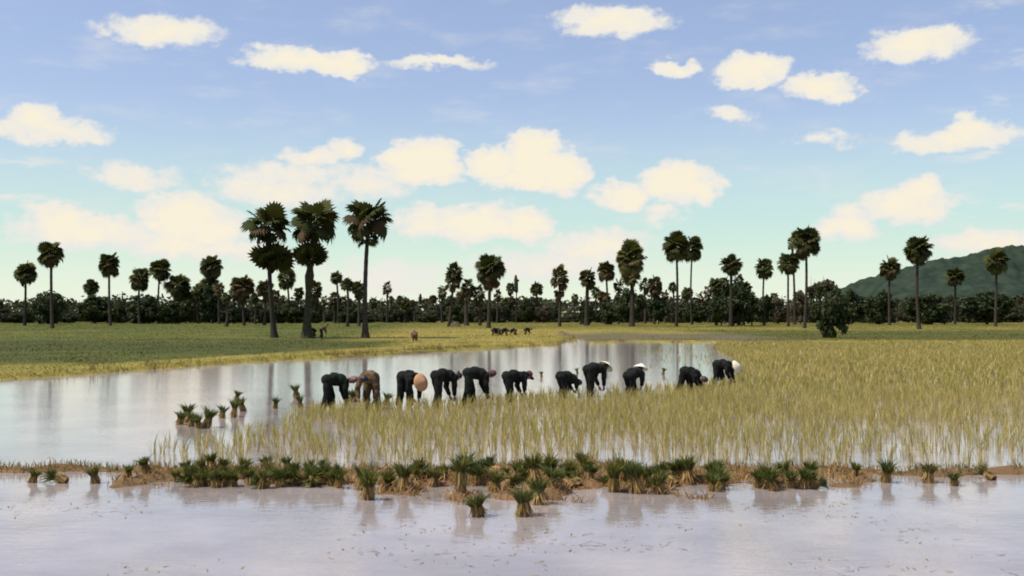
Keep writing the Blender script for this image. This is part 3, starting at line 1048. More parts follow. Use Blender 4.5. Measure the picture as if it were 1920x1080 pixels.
def jitter_grid(x0, x1, y0, y1, sx, sy, g=rng):
    gx, gy = np.meshgrid(np.arange(x0, x1, sx), np.arange(y0, y1, sy))
    gx = gx.ravel() + g.uniform(-.32, .32, gx.size) * sx
    gy = gy.ravel() + g.uniform(-.32, .32, gy.size) * sy
    return gx, gy


def hills_to_blades(hx, hy, per, h0, h1, w0, w1, spread=0.035, lean=0.45, seg=2):
    n = len(hx)
    k = np.repeat(np.arange(n), per)
    N = len(k)
    an = rng.uniform(0, 2 * math.pi, N)
    rr = spread * np.sqrt(rng.random(N))
    P = np.stack([hx[k] + rr * np.cos(an), hy[k] + rr * np.sin(an), np.full(N, -0.03)], 1)
    hh = rng.uniform(h0, h1, N) * (0.8 + 0.4 * rng.random(n))[k]
    la = hh * lean * rng.random(N)
    hl = rng.normal(0, 0.10, (n, 2))[k] * hh[:, None]
    L = np.stack([np.cos(an) * la, np.sin(an) * la], 1) + hl
    W = rng.uniform(w0, w1, N)
    pn = (vnoise(hx, hy, 3.5, 41) * 0.6 + vnoise(hx, hy, 1.0, 42) * 0.4)[k]
    dry = (rng.random(N) < 0.22)
    tip = np.array((0.250, 0.245, 0.036)) * (1 - pn[:, None]) + np.array((0.37, 0.285, 0.060)) * pn[:, None]
    tip = np.where(dry[:, None], np.array((0.52, 0.43, 0.20)), tip) * rng.uniform(0.75, 1.25, (N, 1))
    base = np.array((0.44, 0.35, 0.17)) * rng.uniform(0.8, 1.2, (N, 1))
    return blades(P, hh, W, L, base, tip, seg)


def stuff(name, parts, label, cat):
    Vs, Ts, Cs, o = [], [], [], 0
    for v_, t_, c_ in parts:
        Vs.append(v_); Ts.append(t_ + o); Cs.append(c_); o += len(v_)
    return tag(obj(name, mesh_np(name, np.concatenate(Vs), np.concatenate(Ts), M['blades'], np.concatenate(Cs))), label, cat, kind='stuff')


RICE_EDGE = [(-400, 884), (150, 880), (250, 876), (304, 838), (350, 832), (400, 822), (450, 812), (515, 800), (556, 776), (600, 766), (700, 763), (850, 760), (960, 749),
             (1050, 739), (1140, 736), (1210, 734), (1290, 727), (1372, 714), (1392, 694), (1372, 672), (1345, 657), (1345, 645), (1920, 645), (2300, 645)]
RP = [(at(a_, c_).x, at(a_, c_).y) for a_, c_ in RICE_EDGE] + [(70.0, 18.6), (-60, 18.6)]
parts = []
# near rows: separate hills with water between them
hx, hy = jitter_grid(-14, 15, 18.75, 36, 0.22, 0.25)
ok = inside(RP, hx, hy)
sparse = sstep(-4.2, -7.4, hx)
edge = sstep(18.6, 26.0, hy)
ok &= rng.random(len(hx)) < (0.40 + 0.60 * edge) * (1 - 0.40 * sparse)
patch = vnoise(hx, hy, 2.2, 44)
ok &= (patch > 0.33) | (rng.random(len(hx)) < 0.45)
parts.append(hills_to_blades(hx[ok], hy[ok], 7, 0.22, 0.44, 0.009, 0.017))
hx, hy = jitter_grid(2, 50, 36, 93, 0.36, 0.42)
ok = inside(RP, hx, hy)
parts.append(hills_to_blades(hx[ok], hy[ok], 6, 0.22, 0.42, 0.028, 0.045, 0.09))
hx, hy = jitter_grid(15, 30, 18.75, 36, 0.40, 0.40)
ok = inside(RP, hx, hy)
parts.append(hills_to_blades(hx[ok], hy[ok], 6, 0.30, 0.50, 0.014, 0.022))
# a few thin rows just set in the open water at the right
hx, hy = jitter_grid(4, 17, 50, 92, 0.5, 2.0)
dx = hx / hy
ok = (dx > 0.115) & (dx < 0.19) & (hy > 52) & (rng.random(len(hx)) < 0.5) & ~inside(RP, hx, hy) & (hy < shore_y(hx))
parts.append(hills_to_blades(hx[ok], hy[ok], 4, 0.12, 0.26, 0.02, 0.035))
stuff('rice_seedlings', parts, 'yellowish green transplanted rice standing in the shallow water', 'rice')

# pasture grass beyond the water: tufty verge, then shorter grass
parts = []
n = 26000
gx = rng.uniform(-60, 60, n)
gy = shore_y(gx) + (vnoise(gx, shore_y(gx), 1.3, 1) - .5) * 1.0 + rng.normal(0.4, 1.3, n)
z = gz(gx, gy)
ok = (z > -0.06) & ((gx < 4.5) | (gx > 22) | (rng.random(n) < 0.5))
gx, gy, z = gx[ok], gy[ok], z[ok]
n = len(gx)
tuft = vnoise(gx, gy, 0.8, 51)
hh = 0.08 + 1.2 * np.clip(tuft - 0.42, 0, 1) * rng.random(n)
cc = np.array((0.15, 0.095, 0.04)) * rng.uniform(0.7, 1.3, (n, 1))
ct = np.array((0.22, 0.185, 0.055)) * rng.uniform(0.7, 1.25, (n, 1))
parts.append(blades(np.stack([gx, gy, z - 0.03], 1), hh, rng.uniform(0.02, 0.05, n), rng.normal(0, 0.12, (n, 2)), cc, ct, 1))
n = 230000
d = 42 + 230 * rng.random(n) ** 1.3
gx = d * rng.uniform(-0.52, 0.52, n)
gy = d
ok = gy > shore_y(gx) + 0.8
gx, gy = gx[ok], gy[ok]
z = gz(gx, gy)
n = len(gx)
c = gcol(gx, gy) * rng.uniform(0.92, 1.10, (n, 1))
mudk = (gx > 6) & (gx < 25) & (gy < 132)
hh = (0.04 + 0.11 * vnoise(gx, gy, 2.2, 52) * rng.random(n)) * np.where(mudk, 0.5, 1.0)
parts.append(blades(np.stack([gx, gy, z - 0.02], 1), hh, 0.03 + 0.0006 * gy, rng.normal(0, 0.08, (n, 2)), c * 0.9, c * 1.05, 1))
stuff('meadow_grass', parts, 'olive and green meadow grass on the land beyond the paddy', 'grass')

# weeds on the bund and the near dike
parts = []
n = 9000
gx = rng.uniform(-13, 13, n)
gy = bund_y(gx) + rng.normal(-0.05, 0.24, n)
z = gz(gx, gy)
ok = (z > -0.02) & (vnoise(gx, gy, 0.7, 53) > 0.30)
gx, gy, z = gx[ok], gy[ok], z[ok]
n = len(gx)
c = np.where(rng.random((n, 1)) < 0.45, np.array((0.13, 0.12, 0.035)), np.array((0.30, 0.19, 0.08))) * rng.uniform(0.6, 1.4, (n, 1))
parts.append(blades(np.stack([gx, gy, z - 0.02], 1), rng.uniform(0.05, 0.16, n), rng.uniform(0.008, 0.016, n), rng.normal(0, 0.05, (n, 2)), c, c * 1.1, 2))
n = 9500      # loose straw and roots on the shoals
gx = np.where(rng.random(n) < 0.55, rng.uniform(-2.6, 3.8, n), rng.uniform(-6.6, 6.2, n))
gy = np.where(np.abs(gx - 0.6) < 3.2, rng.uniform(14.2, 18.0, n), rng.uniform(16.6, 18.0, n))
z = gz(gx, gy)
ok = z > -0.03
gx, gy, z = gx[ok], gy[ok], z[ok]
n = len(gx)
c = np.array((0.30, 0.18, 0.075)) * rng.uniform(0.4, 1.6, (n, 1))
parts.append(blades(np.stack([gx, gy, np.maximum(z, 0) - 0.01], 1), rng.uniform(0.02, 0.15, n), rng.uniform(0.01, 0.02, n), rng.normal(0, 0.10, (n, 2)), c, c * 1.1, 2))
n = 900       # bits of straw afloat
cl = rng.integers(0, 46, n)
ccx, ccy = rng.uniform(-9, 9, 46), rng.uniform(10.2, 17.4, 46)
gx = ccx[cl] + rng.normal(0, 0.35, n)
gy = ccy[cl] + rng.normal(0, 0.30, n)
an = rng.uniform(0, 6.28, n)
ln = rng.uniform(0.04, 0.16, (n, 1))
c = np.array((0.30, 0.20, 0.09)) * rng.uniform(0.4, 1.3, (n, 1))
parts.append(blades(np.stack([gx, gy, np.full(n, 0.002)], 1), np.full(n, 0.010), rng.uniform(0.010, 0.022, n), np.stack([np.cos(an), np.sin(an)], 1) * ln, c, c, 2))
stuff('bund_weeds', parts, 'short weeds and loose straw on the muddy bund', 'weeds')


# ------------------------------------------------------------------ seedling bundles
def bundle_meshes(seed):
    g = np.random.default_rng(seed)
    # stems and roots: a ridged sheaf, wide at the roots, tied above the middle
    V, T = [], []
    sides = 14
    prof = [(-0.06, 0.056), (0.0, 0.054), (0.06, 0.048), (0.13, 0.040), (0.18, 0.037), (0.24, 0.046)]
    for z, r in prof:
        for k in range(sides):
            an = 2 * math.pi * k / sides
            q = r * (1 + (0.16 if k % 2 else -0.12) + g.uniform(-.08, .08))
            V.append((q * math.cos(an), q * math.sin(an), z))
    for i in range(len(prof) - 1):
        for k in range(sides):
            a_, b_ = i * sides + k, i * sides + (k + 1) % sides
            T.append((a_, b_, b_ + sides)); T.append((a_, b_ + sides, a_ + sides))
    c = len(V); V.append((0, 0, 0.25))
    for k in range(sides):
        T.append(((len(prof) - 1) * sides + k, (len(prof) - 1) * sides + (k + 1) % sides, c))
    V, T = np.array(V), np.array(T)
    n = 90       # single stems and straggling roots round the core
    an = g.uniform(0, 6.28, n)
    r0_ = g.uniform(0.030, 0.046, (n, 1))
    P = np.stack([np.cos(an), np.sin(an), np.zeros(n)], 1) * r0_
    P[:, 2] = g.uniform(0.17, 0.25, n)
    tipo = np.stack([np.cos(an + 0.2), np.sin(an + 0.2)], 1) * (g.random((n, 1)) ** 2 * 0.085 + 0.005)
    v2, t2, c2 = blades(P, -(P[:, 2] + g.uniform(-0.05, 0.05, n)), g.uniform(0.010, 0.018, n), tipo, np.full((n, 3), .3), np.full((n, 3), .3), 2, g)
    hue = np.repeat(g.random((n, 1)), 5, 0)
    sc_ = np.array((0.50, 0.31, 0.13)) * (1 - hue) + np.array((0.26, 0.20, 0.07)) * hue
    cs = np.concatenate([np.tile((0.24, 0.15, 0.065), (len(V), 1)), sc_ * np.repeat(g.uniform(0.6, 1.25, (n, 1)), 5, 0)])
    stems = mesh_np('seedling_stems', np.concatenate([V, v2]), np.concatenate([T, t2 + len(V)]), M['blades'], cs)
    n = 150
    an = g.uniform(0, 6.28, n)
    rr = 0.045 * np.sqrt(g.random(n))
    P = np.stack([rr * np.cos(an), rr * np.sin(an), np.full(n, 0.17)], 1)
    hh = g.uniform(0.08, 0.25, n)
    ln = np.stack([np.cos(an), np.sin(an)], 1) * (hh * g.uniform(0.1, 0.85, n))[:, None]
    cb = np.array((0.12, 0.12, 0.035)) * g.uniform(0.7, 1.2, (n, 1))
    ct = np.array(((0.085, 0.105, 0.022), (0.12, 0.12, 0.028), (0.06, 0.088, 0.02), (0.15, 0.135, 0.04), (0.085, 0.105, 0.03))[seed % 5]) * g.uniform(0.35, 1.7, (n, 1))
    v3, t3, c3 = blades(P, hh, g.uniform(0.012, 0.020, n), ln, cb, ct, 2, g)
    leaves = mesh_np('seedling_leaves', v3, t3, M['blades'], c3)
    return stems, leaves


BUNDLES = [bundle_meshes(70 + k) for k in range(5)]


def bundle(px, py, s, label, group, tilt=0.0, k=None, sink=0.0):
    """px, py: where its foot meets the water"""
    p_ = at(px, py, 0.0)
    z = max(0.0, float(gz(p_.x, p_.y))) - sink
    o = empty('seedling_bundle', (p_.x, p_.y, z), R.uniform(0, 6.28), label, 'rice bundle', group)
    ta = R.uniform(0, 6.28)
    o.rotation_euler = (tilt * math.cos(ta), tilt * math.sin(ta), R.uniform(0, 6.28))
    k = R.randrange(5) if k is None else k
    if group == 'seedling bundles along the bund' and R.random() < 0.16:
        tl = R.uniform(0.9, 1.35)          # some have toppled over
        o.rotation_euler = (tl * math.cos(ta), tl * math.sin(ta), R.uniform(0, 6.28))
        o.location.z += 0.04
    s *= 0.9
    o.scale = (s * R.uniform(.95, 1.4), s * R.uniform(.95, 1.4), s * R.uniform(.7, 1.0))
    obj('stems', BUNDLES[k][0], o)
    obj('leaves', BUNDLES[k][1], o)
    return o


GBU = 'seedling bundles along the bund'
LBU = 'small tied bundle of dark green rice seedlings in the row along the bund'
for px_, py_, s_ in [(338, 897, .75), (352, 899, .9), (366, 900, .95), (380, 898, .8), (398, 890, .85), (408, 900, .9), (422, 898, .8), (436, 897, .9), (454, 888, .9), (474, 893, .85),
                     (500, 886, .85), (498, 902, .95), (512, 900, .8), (528, 898, .8), (550, 894, .9), (569, 895, .9), (590, 896, .9), (604, 899, .85), (614, 900, .9), (638, 904, .7),
                     (719, 906, .95), (776, 893, .9), (792, 897, .75), (833, 900, .75), (865, 896, .95), (880, 897, .85), (897, 895, .95), (931, 892, .9), (951, 902, .8), (976, 895, .95),
                     (990, 898, .8), (1029, 896, .9), (1058, 900, 1.0), (1074, 899, 1.0), (1089, 893, .95), (1104, 899, .8), (1130, 903, .8), (1177, 893, .85), (1229, 910, .95), (1242, 900, .85), (1262, 898, .8),
                     (1328, 906, .95), (1340, 898, .9), (1352, 903, .7), (1420, 902, .75), (1434, 902, .95), (1450, 908, .95), (1474, 901, .95), (1508, 902, 1.0), (1524, 902, 1.0)]:
    LBU = ('small tied seedling bundle in the row before the sparse rice, left of the big pair' if px_ < 660 else
           'small tied seedling bundle in the row behind the muddy shoal' if px_ < 1140 else
           'small tied seedling bundle in the row by the reddish mud' if px_ < 1300 else 'small tied seedling bundle in the thin row right of the mud')
    for _k in range(R.choice((1, 1, 2))):
        bundle(px_ + R.uniform(-13, 17), py_ + R.uniform(-4, 16), s_ * R.uniform(0.7, 1.1), LBU, GBU, 0.35)
    bundle(px_ + R.uniform(-4, 4), py_ + R.uniform(2, 16), s_ * R.uniform(0.9, 1.35), LBU, GBU, 0.32)
GF = 'larger seedling bundles standing before the bund'
for px_, py_, s_, lab in [
    (676, 918, 1.25, 'left one of two big green bundles standing together before the bund'),
    (692, 936, 1.45, 'big lush bundle, nearer one of the pair standing in open water'),
    (757, 924, 1.35, 'tall bundle between the big pair and the muddy shoal'),
    (813, 913, 1.05, 'mid-sized yellowish green bundle at the left tip of the muddy shoal'),
    (865, 936, 1.35, 'big bundle leaning on the shoal left of the white water gap'),
    (897, 968, 1.1, 'nearest bundle, its dark top low before the shoal'),
    (926, 922, 1.1, 'round bundle at the left of the white water gap'),
    (981, 968, 1.35, 'near bundle spreading wide below the white water gap'),
    (1003, 908, 1.35, 'lush bundle at the right of the white water gap, the farther of two'),
    (1011, 946, 1.35, 'lush bundle at the right of the white water gap, the nearer of two'),
    (1034, 926, 1.1, 'small bundle leaning right beside two lush ones'),
    (1150, 922, 1.45, 'wide lush bundle at the left edge of the reddish mud'),
    (1166, 908, 1.15, 'bundle close behind the wide lush one by the reddish mud'),
    (1196, 925, 1.35, 'lush bundle in the middle of the reddish mud'),
    (1214, 914, 1.1, 'darker bundle at the right of the lush ones on the reddish mud'),
    (1272, 905, 1.3, 'broad bundle, left of a touching pair right of the mud'),
    (1291, 908, 1.3, 'broad bundle, right of a touching pair right of the mud'),
]:
    bundle(px_, py_, s_, lab, GF, 0.22)
GW = 'seedling bundles set out in the open water'
for px_, py_, s_, lab in [
    (336, 796, 1.5, 'first bundle of the heap in the open water at the left'),
    (350, 792, 1.9, 'tallest leafy bundle of the heap in the open water at the left'),
    (359, 800, 1.3, 'small bundle in the middle of the heap in the open water'),
    (373, 803, 1.5, 'bundle with spread leaves at the right of the heap in the water'),
    (386, 802, 2.0, 'large pale green bundle closing the heap at its right end'),
    (416, 784, 1.5, 'lone bundle in open water, left of a close pair'),
    (438, 782, 1.5, 'lone bundle in open water, right of a close pair'),
    (456, 771, 1.7, 'tall brown bundle lying askew behind the close pair'),
    (443, 750, 1.2, 'round green tuft of a bundle farther out in the left water'),
    (516, 766, 1.4, 'single dark bundle in front of the first palm reflection'),
    (556, 742, 1.6, 'pale upright bundle near the first planter'),
    (564, 764, 1.3, 'short brown bundle close to the first planter'),
    (662, 754, 1.6, 'leaning bundle between the first two planters'),
    (652, 748, 0.9, 'small green bundle by the hands of the first planter'),
    (723, 760, 1.3, 'short dark bundle right of the planter in brown'),
    (1015, 707, 0.9, 'small floating tuft between the sixth and seventh planters'),
    (1083, 700, 0.9, 'small floating tuft beyond the seventh planter'),
    (1243, 702, 1.1, 'small dark tuft in the water right of the ninth planter'),
    (1386, 706, 1.4, 'reddish brown bundle at the edge right of the last planter'),
]:
    bundle(px_, py_, s_ * 0.85, lab, GW, 0.25)
for px_, py_ in [(120, 905), (180, 903), (240, 900), (275, 898), (1600, 905), (1660, 903), (1740, 905), (1790, 907), (60, 906), (1860, 905)]:
    bundle(px_, py_ + R.uniform(-6, 4), R.uniform(.7, 1.1), 'small lone seedling bundle at the %s end of the bund' % ('left' if px_ < 900 else 'right'), GBU, 0.3)


# ------------------------------------------------------------------ people
def capsule(p0, p1, r0, r1, sides=12):
    p0, p1 = Vector(p0), Vector(p1)
    d = p1 - p0
    q = d.normalized().to_track_quat('Z', 'Y') if d.length > 1e-5 else Quaternion()
    rings = []
    for k in range(1, 4):
        an = -math.pi / 2 + k * math.pi / 6
        rings.append((p0, r0 * math.cos(an), r0 * math.sin(an)))
    for k in range(0, 3):
        an = k * math.pi / 6
        rings.append((p1, r1 * math.cos(an), r1 * math.sin(an)))
    V = [p0 + q @ Vector((0, 0, -r0))]
    for c, r, h in rings:
        for k in range(sides):
            an = 2 * math.pi * k / sides
            V.append(c + q @ Vector((r * math.cos(an), r * math.sin(an), h)))
    V.append(p1 + q @ Vector((0, 0, r1)))
    T = []
    for k in range(sides):
        T.append((0, 1 + (k + 1) % sides, 1 + k))
    for i in range(len(rings) - 1):
        for k in range(sides):
            a_, b_ = 1 + i * sides + k, 1 + i * sides + (k + 1) % sides
            T += [(a_, b_, b_ + sides), (a_, b_ + sides, a_ + sides)]
    o = 1 + (len(rings) - 1) * sides
    for k in range(sides):
        T.append((o + k, o + (k + 1) % sides, len(V) - 1))
    return np.array([tuple(v) for v in V]), np.array(T)


def skin_over(name, caps, voxel, mat, smooth=4, folds=0.0, seed=0):
    """one continuous surface over tapered limbs"""
    Vs, Ts, o = [], [], 0
    for c in caps:
        v_, t_ = capsule(*c)
        Vs.append(v_); Ts.append(t_ + o); o += len(v_)
    tmp = bpy.data.objects.new('tmp', mesh_np('tmp', np.concatenate(Vs), np.concatenate(Ts)))
    COL.objects.link(tmp)
    rm = tmp.modifiers.new('r', 'REMESH')
    rm.mode = 'VOXEL'
    rm.voxel_size = voxel
    sm = tmp.modifiers.new('s', 'SMOOTH')
    sm.factor = 0.5
    sm.iterations = smooth
    dg = bpy.context.evaluated_depsgraph_get()
    me = bpy.data.meshes.new_from_object(tmp.evaluated_get(dg))
    old = tmp.data
    bpy.data.objects.remove(tmp)
    bpy.data.meshes.remove(old)
    me.name = name
    n = len(me.vertices)
    if folds:
        co = np.empty(n * 3, dtype=np.float32)
        me.vertices.foreach_get('co', co)
        co = co.reshape(-1, 3)
        no = np.empty(n * 3, dtype=np.float32)
        me.vertices.foreach_get('normal', no)
        no = no.reshape(-1, 3)
        f = np.sin(co[:, 0] * 31 + co[:, 2] * 23 + seed) + np.sin(co[:, 1] * 37 - co[:, 2] * 29 + 2 * seed) + 0.6 * np.sin(co[:, 0] * 67 - co[:, 1] * 51)
        co = co + no * (f * folds)[:, None]
        me.vertices.foreach_set('co', co.ravel())
    me.polygons.foreach_set('use_smooth', np.ones(len(me.polygons), dtype=bool))
    me.materials.clear()
    me.materials.append(M[mat])
    me.update()
    return me


def lathe(prof, axis_, origin, mat, sides=24, wob=0.0, seed=0):
    g = random.Random(seed)
    q = Vector(axis_).normalized().to_track_quat('Z', 'Y')
    V, T = [], []
    for r, h in prof:
        for k in range(sides):
            an = 2 * math.pi * k / sides
            V.append(tuple(Vector(origin) + q @ Vector((r * math.cos(an), r * math.sin(an), h + wob * r * math.sin(2 * an + seed) + g.uniform(-1, 1) * wob * 0.1))))
    for i in range(len(prof) - 1):
        for k in range(sides):
            a_, b_ = i * sides + k, i * sides + (k + 1) % sides
            T += [(a_, b_, b_ + sides), (a_, b_ + sides, a_ + sides)]
    return mesh_np('hat', np.array(V), np.array(T), M[mat], smooth=True)


CONE = [(0.005, 0.115), (0.10, 0.065), (0.19, 0.005), (0.245, -0.045), (0.243, -0.052), (0.18, -0.004), (0.10, 0.055), (0.004, 0.103)]
DOME = [(0.004, 0.105), (0.06, 0.095), (0.10, 0.055), (0.115, -0.01), (0.16, -0.025), (0.205, -0.045), (0.203, -0.052), (0.15, -0.035), (0.105, -0.02)]


def person(px, py, yaw, label, hip=0.80, pitch=8, head_up=10, shirt='black_cloth', trousers='black_cloth', head='hair', hat_mat='straw_hat', stance=0.14,
           arm=0.0, group='rice planters bent over in a row', feet=None, seed=0, knee=0.06, on_land=False, turn=0.0, arms_wide=0.0, hand_z=0.10):
    """px, py: where the feet meet the water; yaw: heading in degrees (0 = picture right, 90 = away)"""
    p_ = at(px, py, 0.15 if on_land else 0.0)
    ph = math.radians(pitch)
    t = Vector((math.cos(ph), 0, -math.sin(ph)))
    nrm = Vector((math.sin(ph), 0, math.cos(ph)))
    P = Vector((0, 0, hip))
    W = P + t * 0.19 + nrm * 0.075
    C = P + t * 0.37 + nrm * 0.055
    S = P + t * 0.47
    hu = math.radians(head_up)
    h = (t * math.cos(hu) + nrm * math.sin(hu)).normalized()
    h = Matrix.Rotation(math.radians(turn), 3, nrm) @ h
    N = P + t * 0.55 + nrm * 0.01
    Hd = N + h * 0.17
    f = (-(nrm) * math.cos(hu) + t * math.sin(hu)).normalized()      # where the face looks
    lat = h.cross(f).normalized()
    zf = 0.04 if on_land else -0.14
    body, sh, tr_ = [], [], []
    L = Vector((0, 1, 0))
    body += [(P - L * .07, P + L * .07, .115, .115), (P, W, .11, .10), (W - L * .03, W + L * .03, .10, .10), (W, C, .10, .11), (C - L * .08, C + L * .08, .11, .11),
             (S - L * .15, S + L * .15, .065, .065), (S, N + h * 0.05, .065, .05), (N, Hd, .05, .055)]
    body += [(Hd - h * 0.005, Hd + h * 0.035, .088, .085), (Hd + f * .03 - h * .07, Hd + f * .02, .055, .075), (Hd + f * .095 - h * .02, Hd + f * .085 + h * 0.02, .014, .011),
             (Hd + lat * .088, Hd + lat * .088 + h * .03, .014, .016), (Hd - lat * .088, Hd - lat * .088 + h * .03, .014, .016)]
    sh += [(W - L * .06, W + L * .06, .148, .148), (P + t * .05 - L * .06, P + t * .05 + L * .06, .15, .15), (W - nrm * .07, C - nrm * .05, .15, .155), (C - L * .10, C + L * .10, .145, .145),
           (S - L * .15, S + L * .15, .098, .098), (S, N, .085, .065)]
    tr_ += [(P - L * .075, P + L * .075, .152, .152), (P, P + t * .07, .145, .14)]
    for sgn in (-1, 1):
        st = stance * (1 if sgn > 0 else 0.85)
        hipj = P + L * (.085 * sgn)
        fx = (0.06 if sgn > 0 else -0.07) + (feet[0 if sgn < 0 else 1] if feet else 0.0)
        ank = Vector((fx, st * sgn, zf + 0.05))
        kn = (hipj + ank) * 0.5 + Vector((knee, 0.01 * sgn, 0))
        body += [(hipj, kn, .08, .055), (kn, ank, .054, .038), (ank, ank + Vector((.15, .01 * sgn, -.045)), .035, .026), (ank + Vector((-.04, 0, -.04)), ank, .03, .036)]
        cuff = kn + (ank - kn) * 0.62
        tr_ += [(hipj, kn, .132, .105), (kn, cuff, .105, .10)]
        shj = S + L * (.175 * sgn)
        wr = Vector((S.x + 0.06 + 0.12 * arm * (1 if sgn > 0 else 0.4), (.10 + arms_wide) * sgn, hand_z + 0.10 + (0.05 if sgn < 0 else 0)))
        if (wr - shj).length > 0.56:
            wr = shj + (wr - shj).normalized() * 0.56
        el_ = (shj + wr) * 0.5 + Vector((-0.05, (.06 + 0.3 * arms_wide) * sgn, 0.02))
        body += [(shj, el_, .047, .039), (el_, wr, .038, .026)]
        sh += [(shj, el_, .098, .08), (el_, el_ + (wr - el_) * 0.7, .075, .062)]
        # hand: palm, four curled fingers of different length, thumb from the side
        fd = (wr - el_).normalized()
        pc = wr + fd * 0.075
        inn = Vector((0, -sgn, 0))
        fwd = fd.cross(inn).normalized()
        if fwd.x < 0:
            fwd = -fwd
        body += [(wr + fwd * .018, pc + fwd * .026, .022, .018), (wr - fwd * .018, pc - fwd * .026, .022, .017)]
        for q, (off, ln_) in enumerate(((.033, .068), (.011, .078), (-.011, .072), (-.033, .056))):
            k0 = pc + fwd * off
            k1 = k0 + (fd * .86 + inn * .3).normalized() * ln_ * .55
            k2 = k1 + (fd * .45 + inn * .85).normalized() * ln_ * .5
            body += [(k0, k1, .0105, .0098, 8), (k1, k2, .0098, .0085, 8)]
        th0 = wr + fd * .03 + fwd * .03
        th1 = th0 + (fwd * .75 + fd * .6).normalized() * .036
        body += [(th0, th1, .0125, .0115, 8), (th1, th1 + (fd * .8 + inn * .5).normalized() * .03, .0115, .0095, 8)]
    o = bpy.data.objects.new('person', skin_over('person_body', body, 0.0115, 'skin', 3))
    o.location = p_ if not on_land else (p_.x, p_.y, float(gz(p_.x, p_.y)) - 0.01)
    o.rotation_euler = (0, 0, math.radians(yaw))
    COL.objects.link(o)
    tag(o, label, 'person', group)
    obj('shirt', skin_over('shirt', sh, 0.018, shirt, 5, 0.0035, seed), o)
    obj('trousers', skin_over('trousers', tr_, 0.018, trousers, 5, 0.0035, seed + 3), o)
    if head in ('hair', 'bun', 'scarf'):
        hm = 'hair' if head != 'scarf' else hat_mat
        hc = [(Hd - f * .02 - h * .01, Hd - f * .012 + h * .045, .094, .088), (Hd - lat * .055 - f * .01 + h * .02, Hd + lat * .055 - f * .01 + h * .02, .06, .06), (Hd - f * .05 - h * .04, Hd - f * .04, .06, .07)]
        if head == 'bun':
            hc.append((Hd - f * .11 + h * .01, Hd - f * .12 + h * .02, .04, .04))
        if head == 'scarf':
            hc = [(a_, b_, r0 + .008, r1 + .008) for a_, b_, r0, r1 in hc] + [(Hd - f * .06 - h * .06, N - f * .06 - h * .05, .05, .035)]
        obj('headscarf' if head == 'scarf' else 'hair', skin_over('head_cover', hc, 0.012, hm, 3), o)
    else:
        hc = [(Hd - f * .02 - h * .01, Hd - f * .012 + h * .03, .092, .084)]
        obj('hair', skin_over('head_cover', hc, 0.012, 'hair', 3), o)
        ax = (h * 0.8 - f * 0.35).normalized()
        obj('hat', lathe(CONE if head == 'cone' else DOME, ax, Hd + ax * 0.06, hat_mat, 26, 0.02, seed), o)
    return o


FARM = 'black shirt and trousers'
person(613, 768, 22, 'person in dark clothes with a faded pink headscarf, first planter at the left end', .79, 6, 18, 'green_cloth', 'black_cloth', 'scarf', 'pink_cloth', stance=.16, feet=(-.10, .12), seed=1)
person(697, 765, 262, 'person in a faded brown shirt bending towards the camera', .82, 2, 4, 'brown_cloth', 'brown_cloth', 'hair', stance=.2, arms_wide=.10, seed=2)
person(757, 763, 315, 'person in black under a tan straw hat seen from above', .84, 12, 0, 'black_cloth', 'black_cloth', 'cone', 'straw_hat', stance=.13, seed=3, feet=(-.05, .05))
person(819, 763, 38, 'bareheaded person in black with straight legs apart, fourth planter', .86, 8, 15, 'black_cloth', 'black_cloth', 'bun', stance=.14, feet=(-.1, .08), seed=4)
person(878, 760, 22, 'tall person in black stretching the head far forward, fifth planter', .90, 10, 25, 'black_cloth', 'green_cloth', 'scarf', 'plum_cloth', stance=.17, feet=(-.16, .14), arm=.6, seed=5)
person(952, 753, 32, 'low bent person in black with a dark brimmed hat held level', .74, 10, 35, 'black_cloth', 'black_cloth', 'dome', 'plum_cloth', stance=.15, feet=(-.03, .1), seed=6)
person(1053, 746, 38, 'crouched person in black with hands close to the water, seventh planter', .66, 20, 5, 'green_cloth', 'black_cloth', 'hair', stance=.13, knee=.12, arm=.4, seed=7)
person(1104, 744, 38, 'person in black wearing a broad pale hat with a tan brim', .84, 2, 25, 'black_cloth', 'black_cloth', 'cone', 'pale_hat', stance=.13, feet=(-.04, .12), seed=8)
person(1180, 742, 52, 'low crouching person in black under a white hat tipped sideways, ninth planter', .62, -6, 40, 'black_cloth', 'black_cloth', 'cone', 'white_cloth', stance=.17, knee=.14, arm=.3, seed=9, feet=(-.1, .1))
person(1284, 736, 328, 'bareheaded person in black with legs set wide apart, last but one', .70, 22, 0, 'black_cloth', 'black_cloth', 'hair', stance=.10, feet=(-.22, .10), arm=.5, seed=10)
person(1345, 723, 325, 'person in black under a round white hat at the right end of the row', .76, 10, 10, 'black_cloth', 'black_cloth', 'cone', 'pale_hat', stance=.12, feet=(-.02, .08), seed=11, arm=.4)
GP = 'far workers on the yellow field'
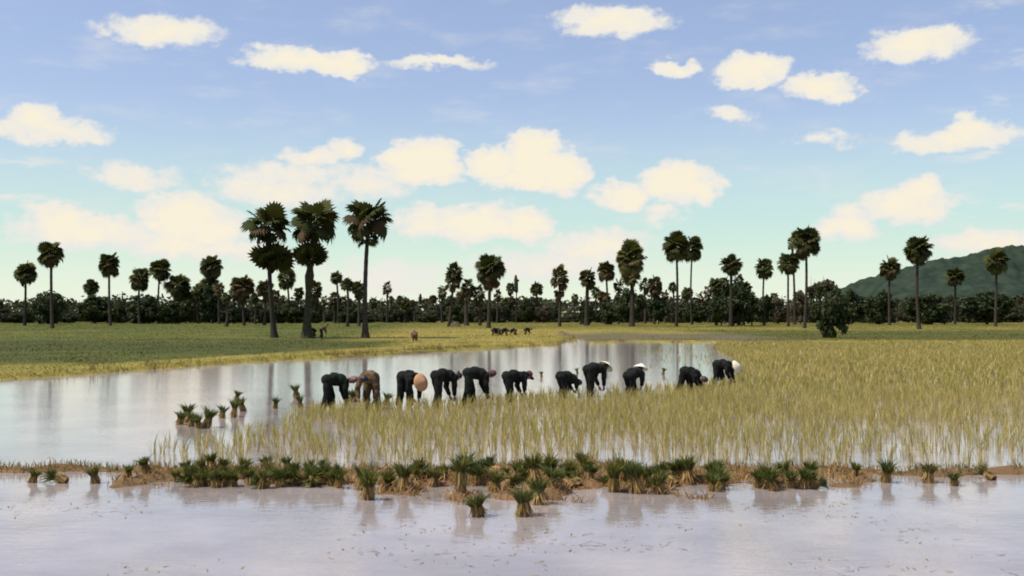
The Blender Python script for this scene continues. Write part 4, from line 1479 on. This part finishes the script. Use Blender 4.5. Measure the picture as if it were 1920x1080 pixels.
for k, (px_, py_, yw, hp, pt) in enumerate([(923, 631, 20, .62, 5), (938, 630, 160, .58, 10), (951, 631, 200, .62, 5), (967, 630, 170, .58, 12), (984, 629, 10, .58, 0)]):
    person(px_, py_, yw, 'tiny far worker bent over on the yellow field, %s of five abreast' % ('leftmost', 'second from the left', 'middle one', 'second from the right', 'rightmost')[k], hp, pt, 5, 'black_cloth', 'brown_cloth', ('hair', 'scarf')[k % 2], 'plum_cloth', group=GP, seed=20 + k, knee=.14, on_land=True)
person(602, 637, 20, 'stooping person in dark clothes by the swollen palm trunk', .84, -35, 10, 'brown_cloth', 'black_cloth', 'hair', group='people by the swollen palm trunk', seed=30, on_land=True, arm=.3)
person(591, 633, 200, 'smaller crouching person close to the swollen palm trunk', .60, -15, 10, 'black_cloth', 'black_cloth', 'hair', group='people by the swollen palm trunk', seed=31, on_land=True, knee=.16)
person(778, 641, 100, 'lone crouching person in brown on the grass near the water', .50, -22, 10, 'brown_cloth', 'brown_cloth', 'hair', group='people alone on the grass', seed=32, on_land=True, knee=.18)

# ------------------------------------------------------------------ pale heap on the grass
base = at(853, 613, 0.15)
root = empty('hay_heap', base, 0, 'pale grey heap of old hay on the grass beside the middle palms', 'hay heap')
n = 900
an = rng.uniform(0, 6.28, n)
rr = np.sqrt(rng.random(n))
P = np.stack([rr * np.cos(an) * 0.95, rr * np.sin(an) * 0.95, (1 - rr ** 2) * 0.85], 1)
v_, t_, c_ = blades(P, rng.uniform(-0.25, 0.18, n), np.full(n, 0.08), np.stack([np.cos(an), np.sin(an)], 1) * rng.uniform(0.05, 0.35, (n, 1)), np.full((n, 3), .4), np.full((n, 3), .4), 2)
V = [(0, 0, 0.86)] + [(math.cos(a_) * r_ * 0.95, math.sin(a_) * r_ * 0.95, (1 - r_ ** 2) * 0.84 - (0.1 if r_ == 1 else 0)) for r_ in (.4, .75, 1) for a_ in np.linspace(0, 2 * math.pi, 14, endpoint=False)]
T = [(0, 1 + k, 1 + (k + 1) % 14) for k in range(14)]
for i in range(2):
    for k in range(14):
        a_, b_ = 1 + i * 14 + k, 1 + i * 14 + (k + 1) % 14
        T += [(a_, a_ + 14, b_ + 14), (a_, b_ + 14, b_)]
obj('hay_core', mesh_np('hay_core', np.array(V), np.array(T), M['hay'], smooth=True), root)
obj('loose_straw', mesh_np('loose_straw', v_, t_, M['hay']), root)
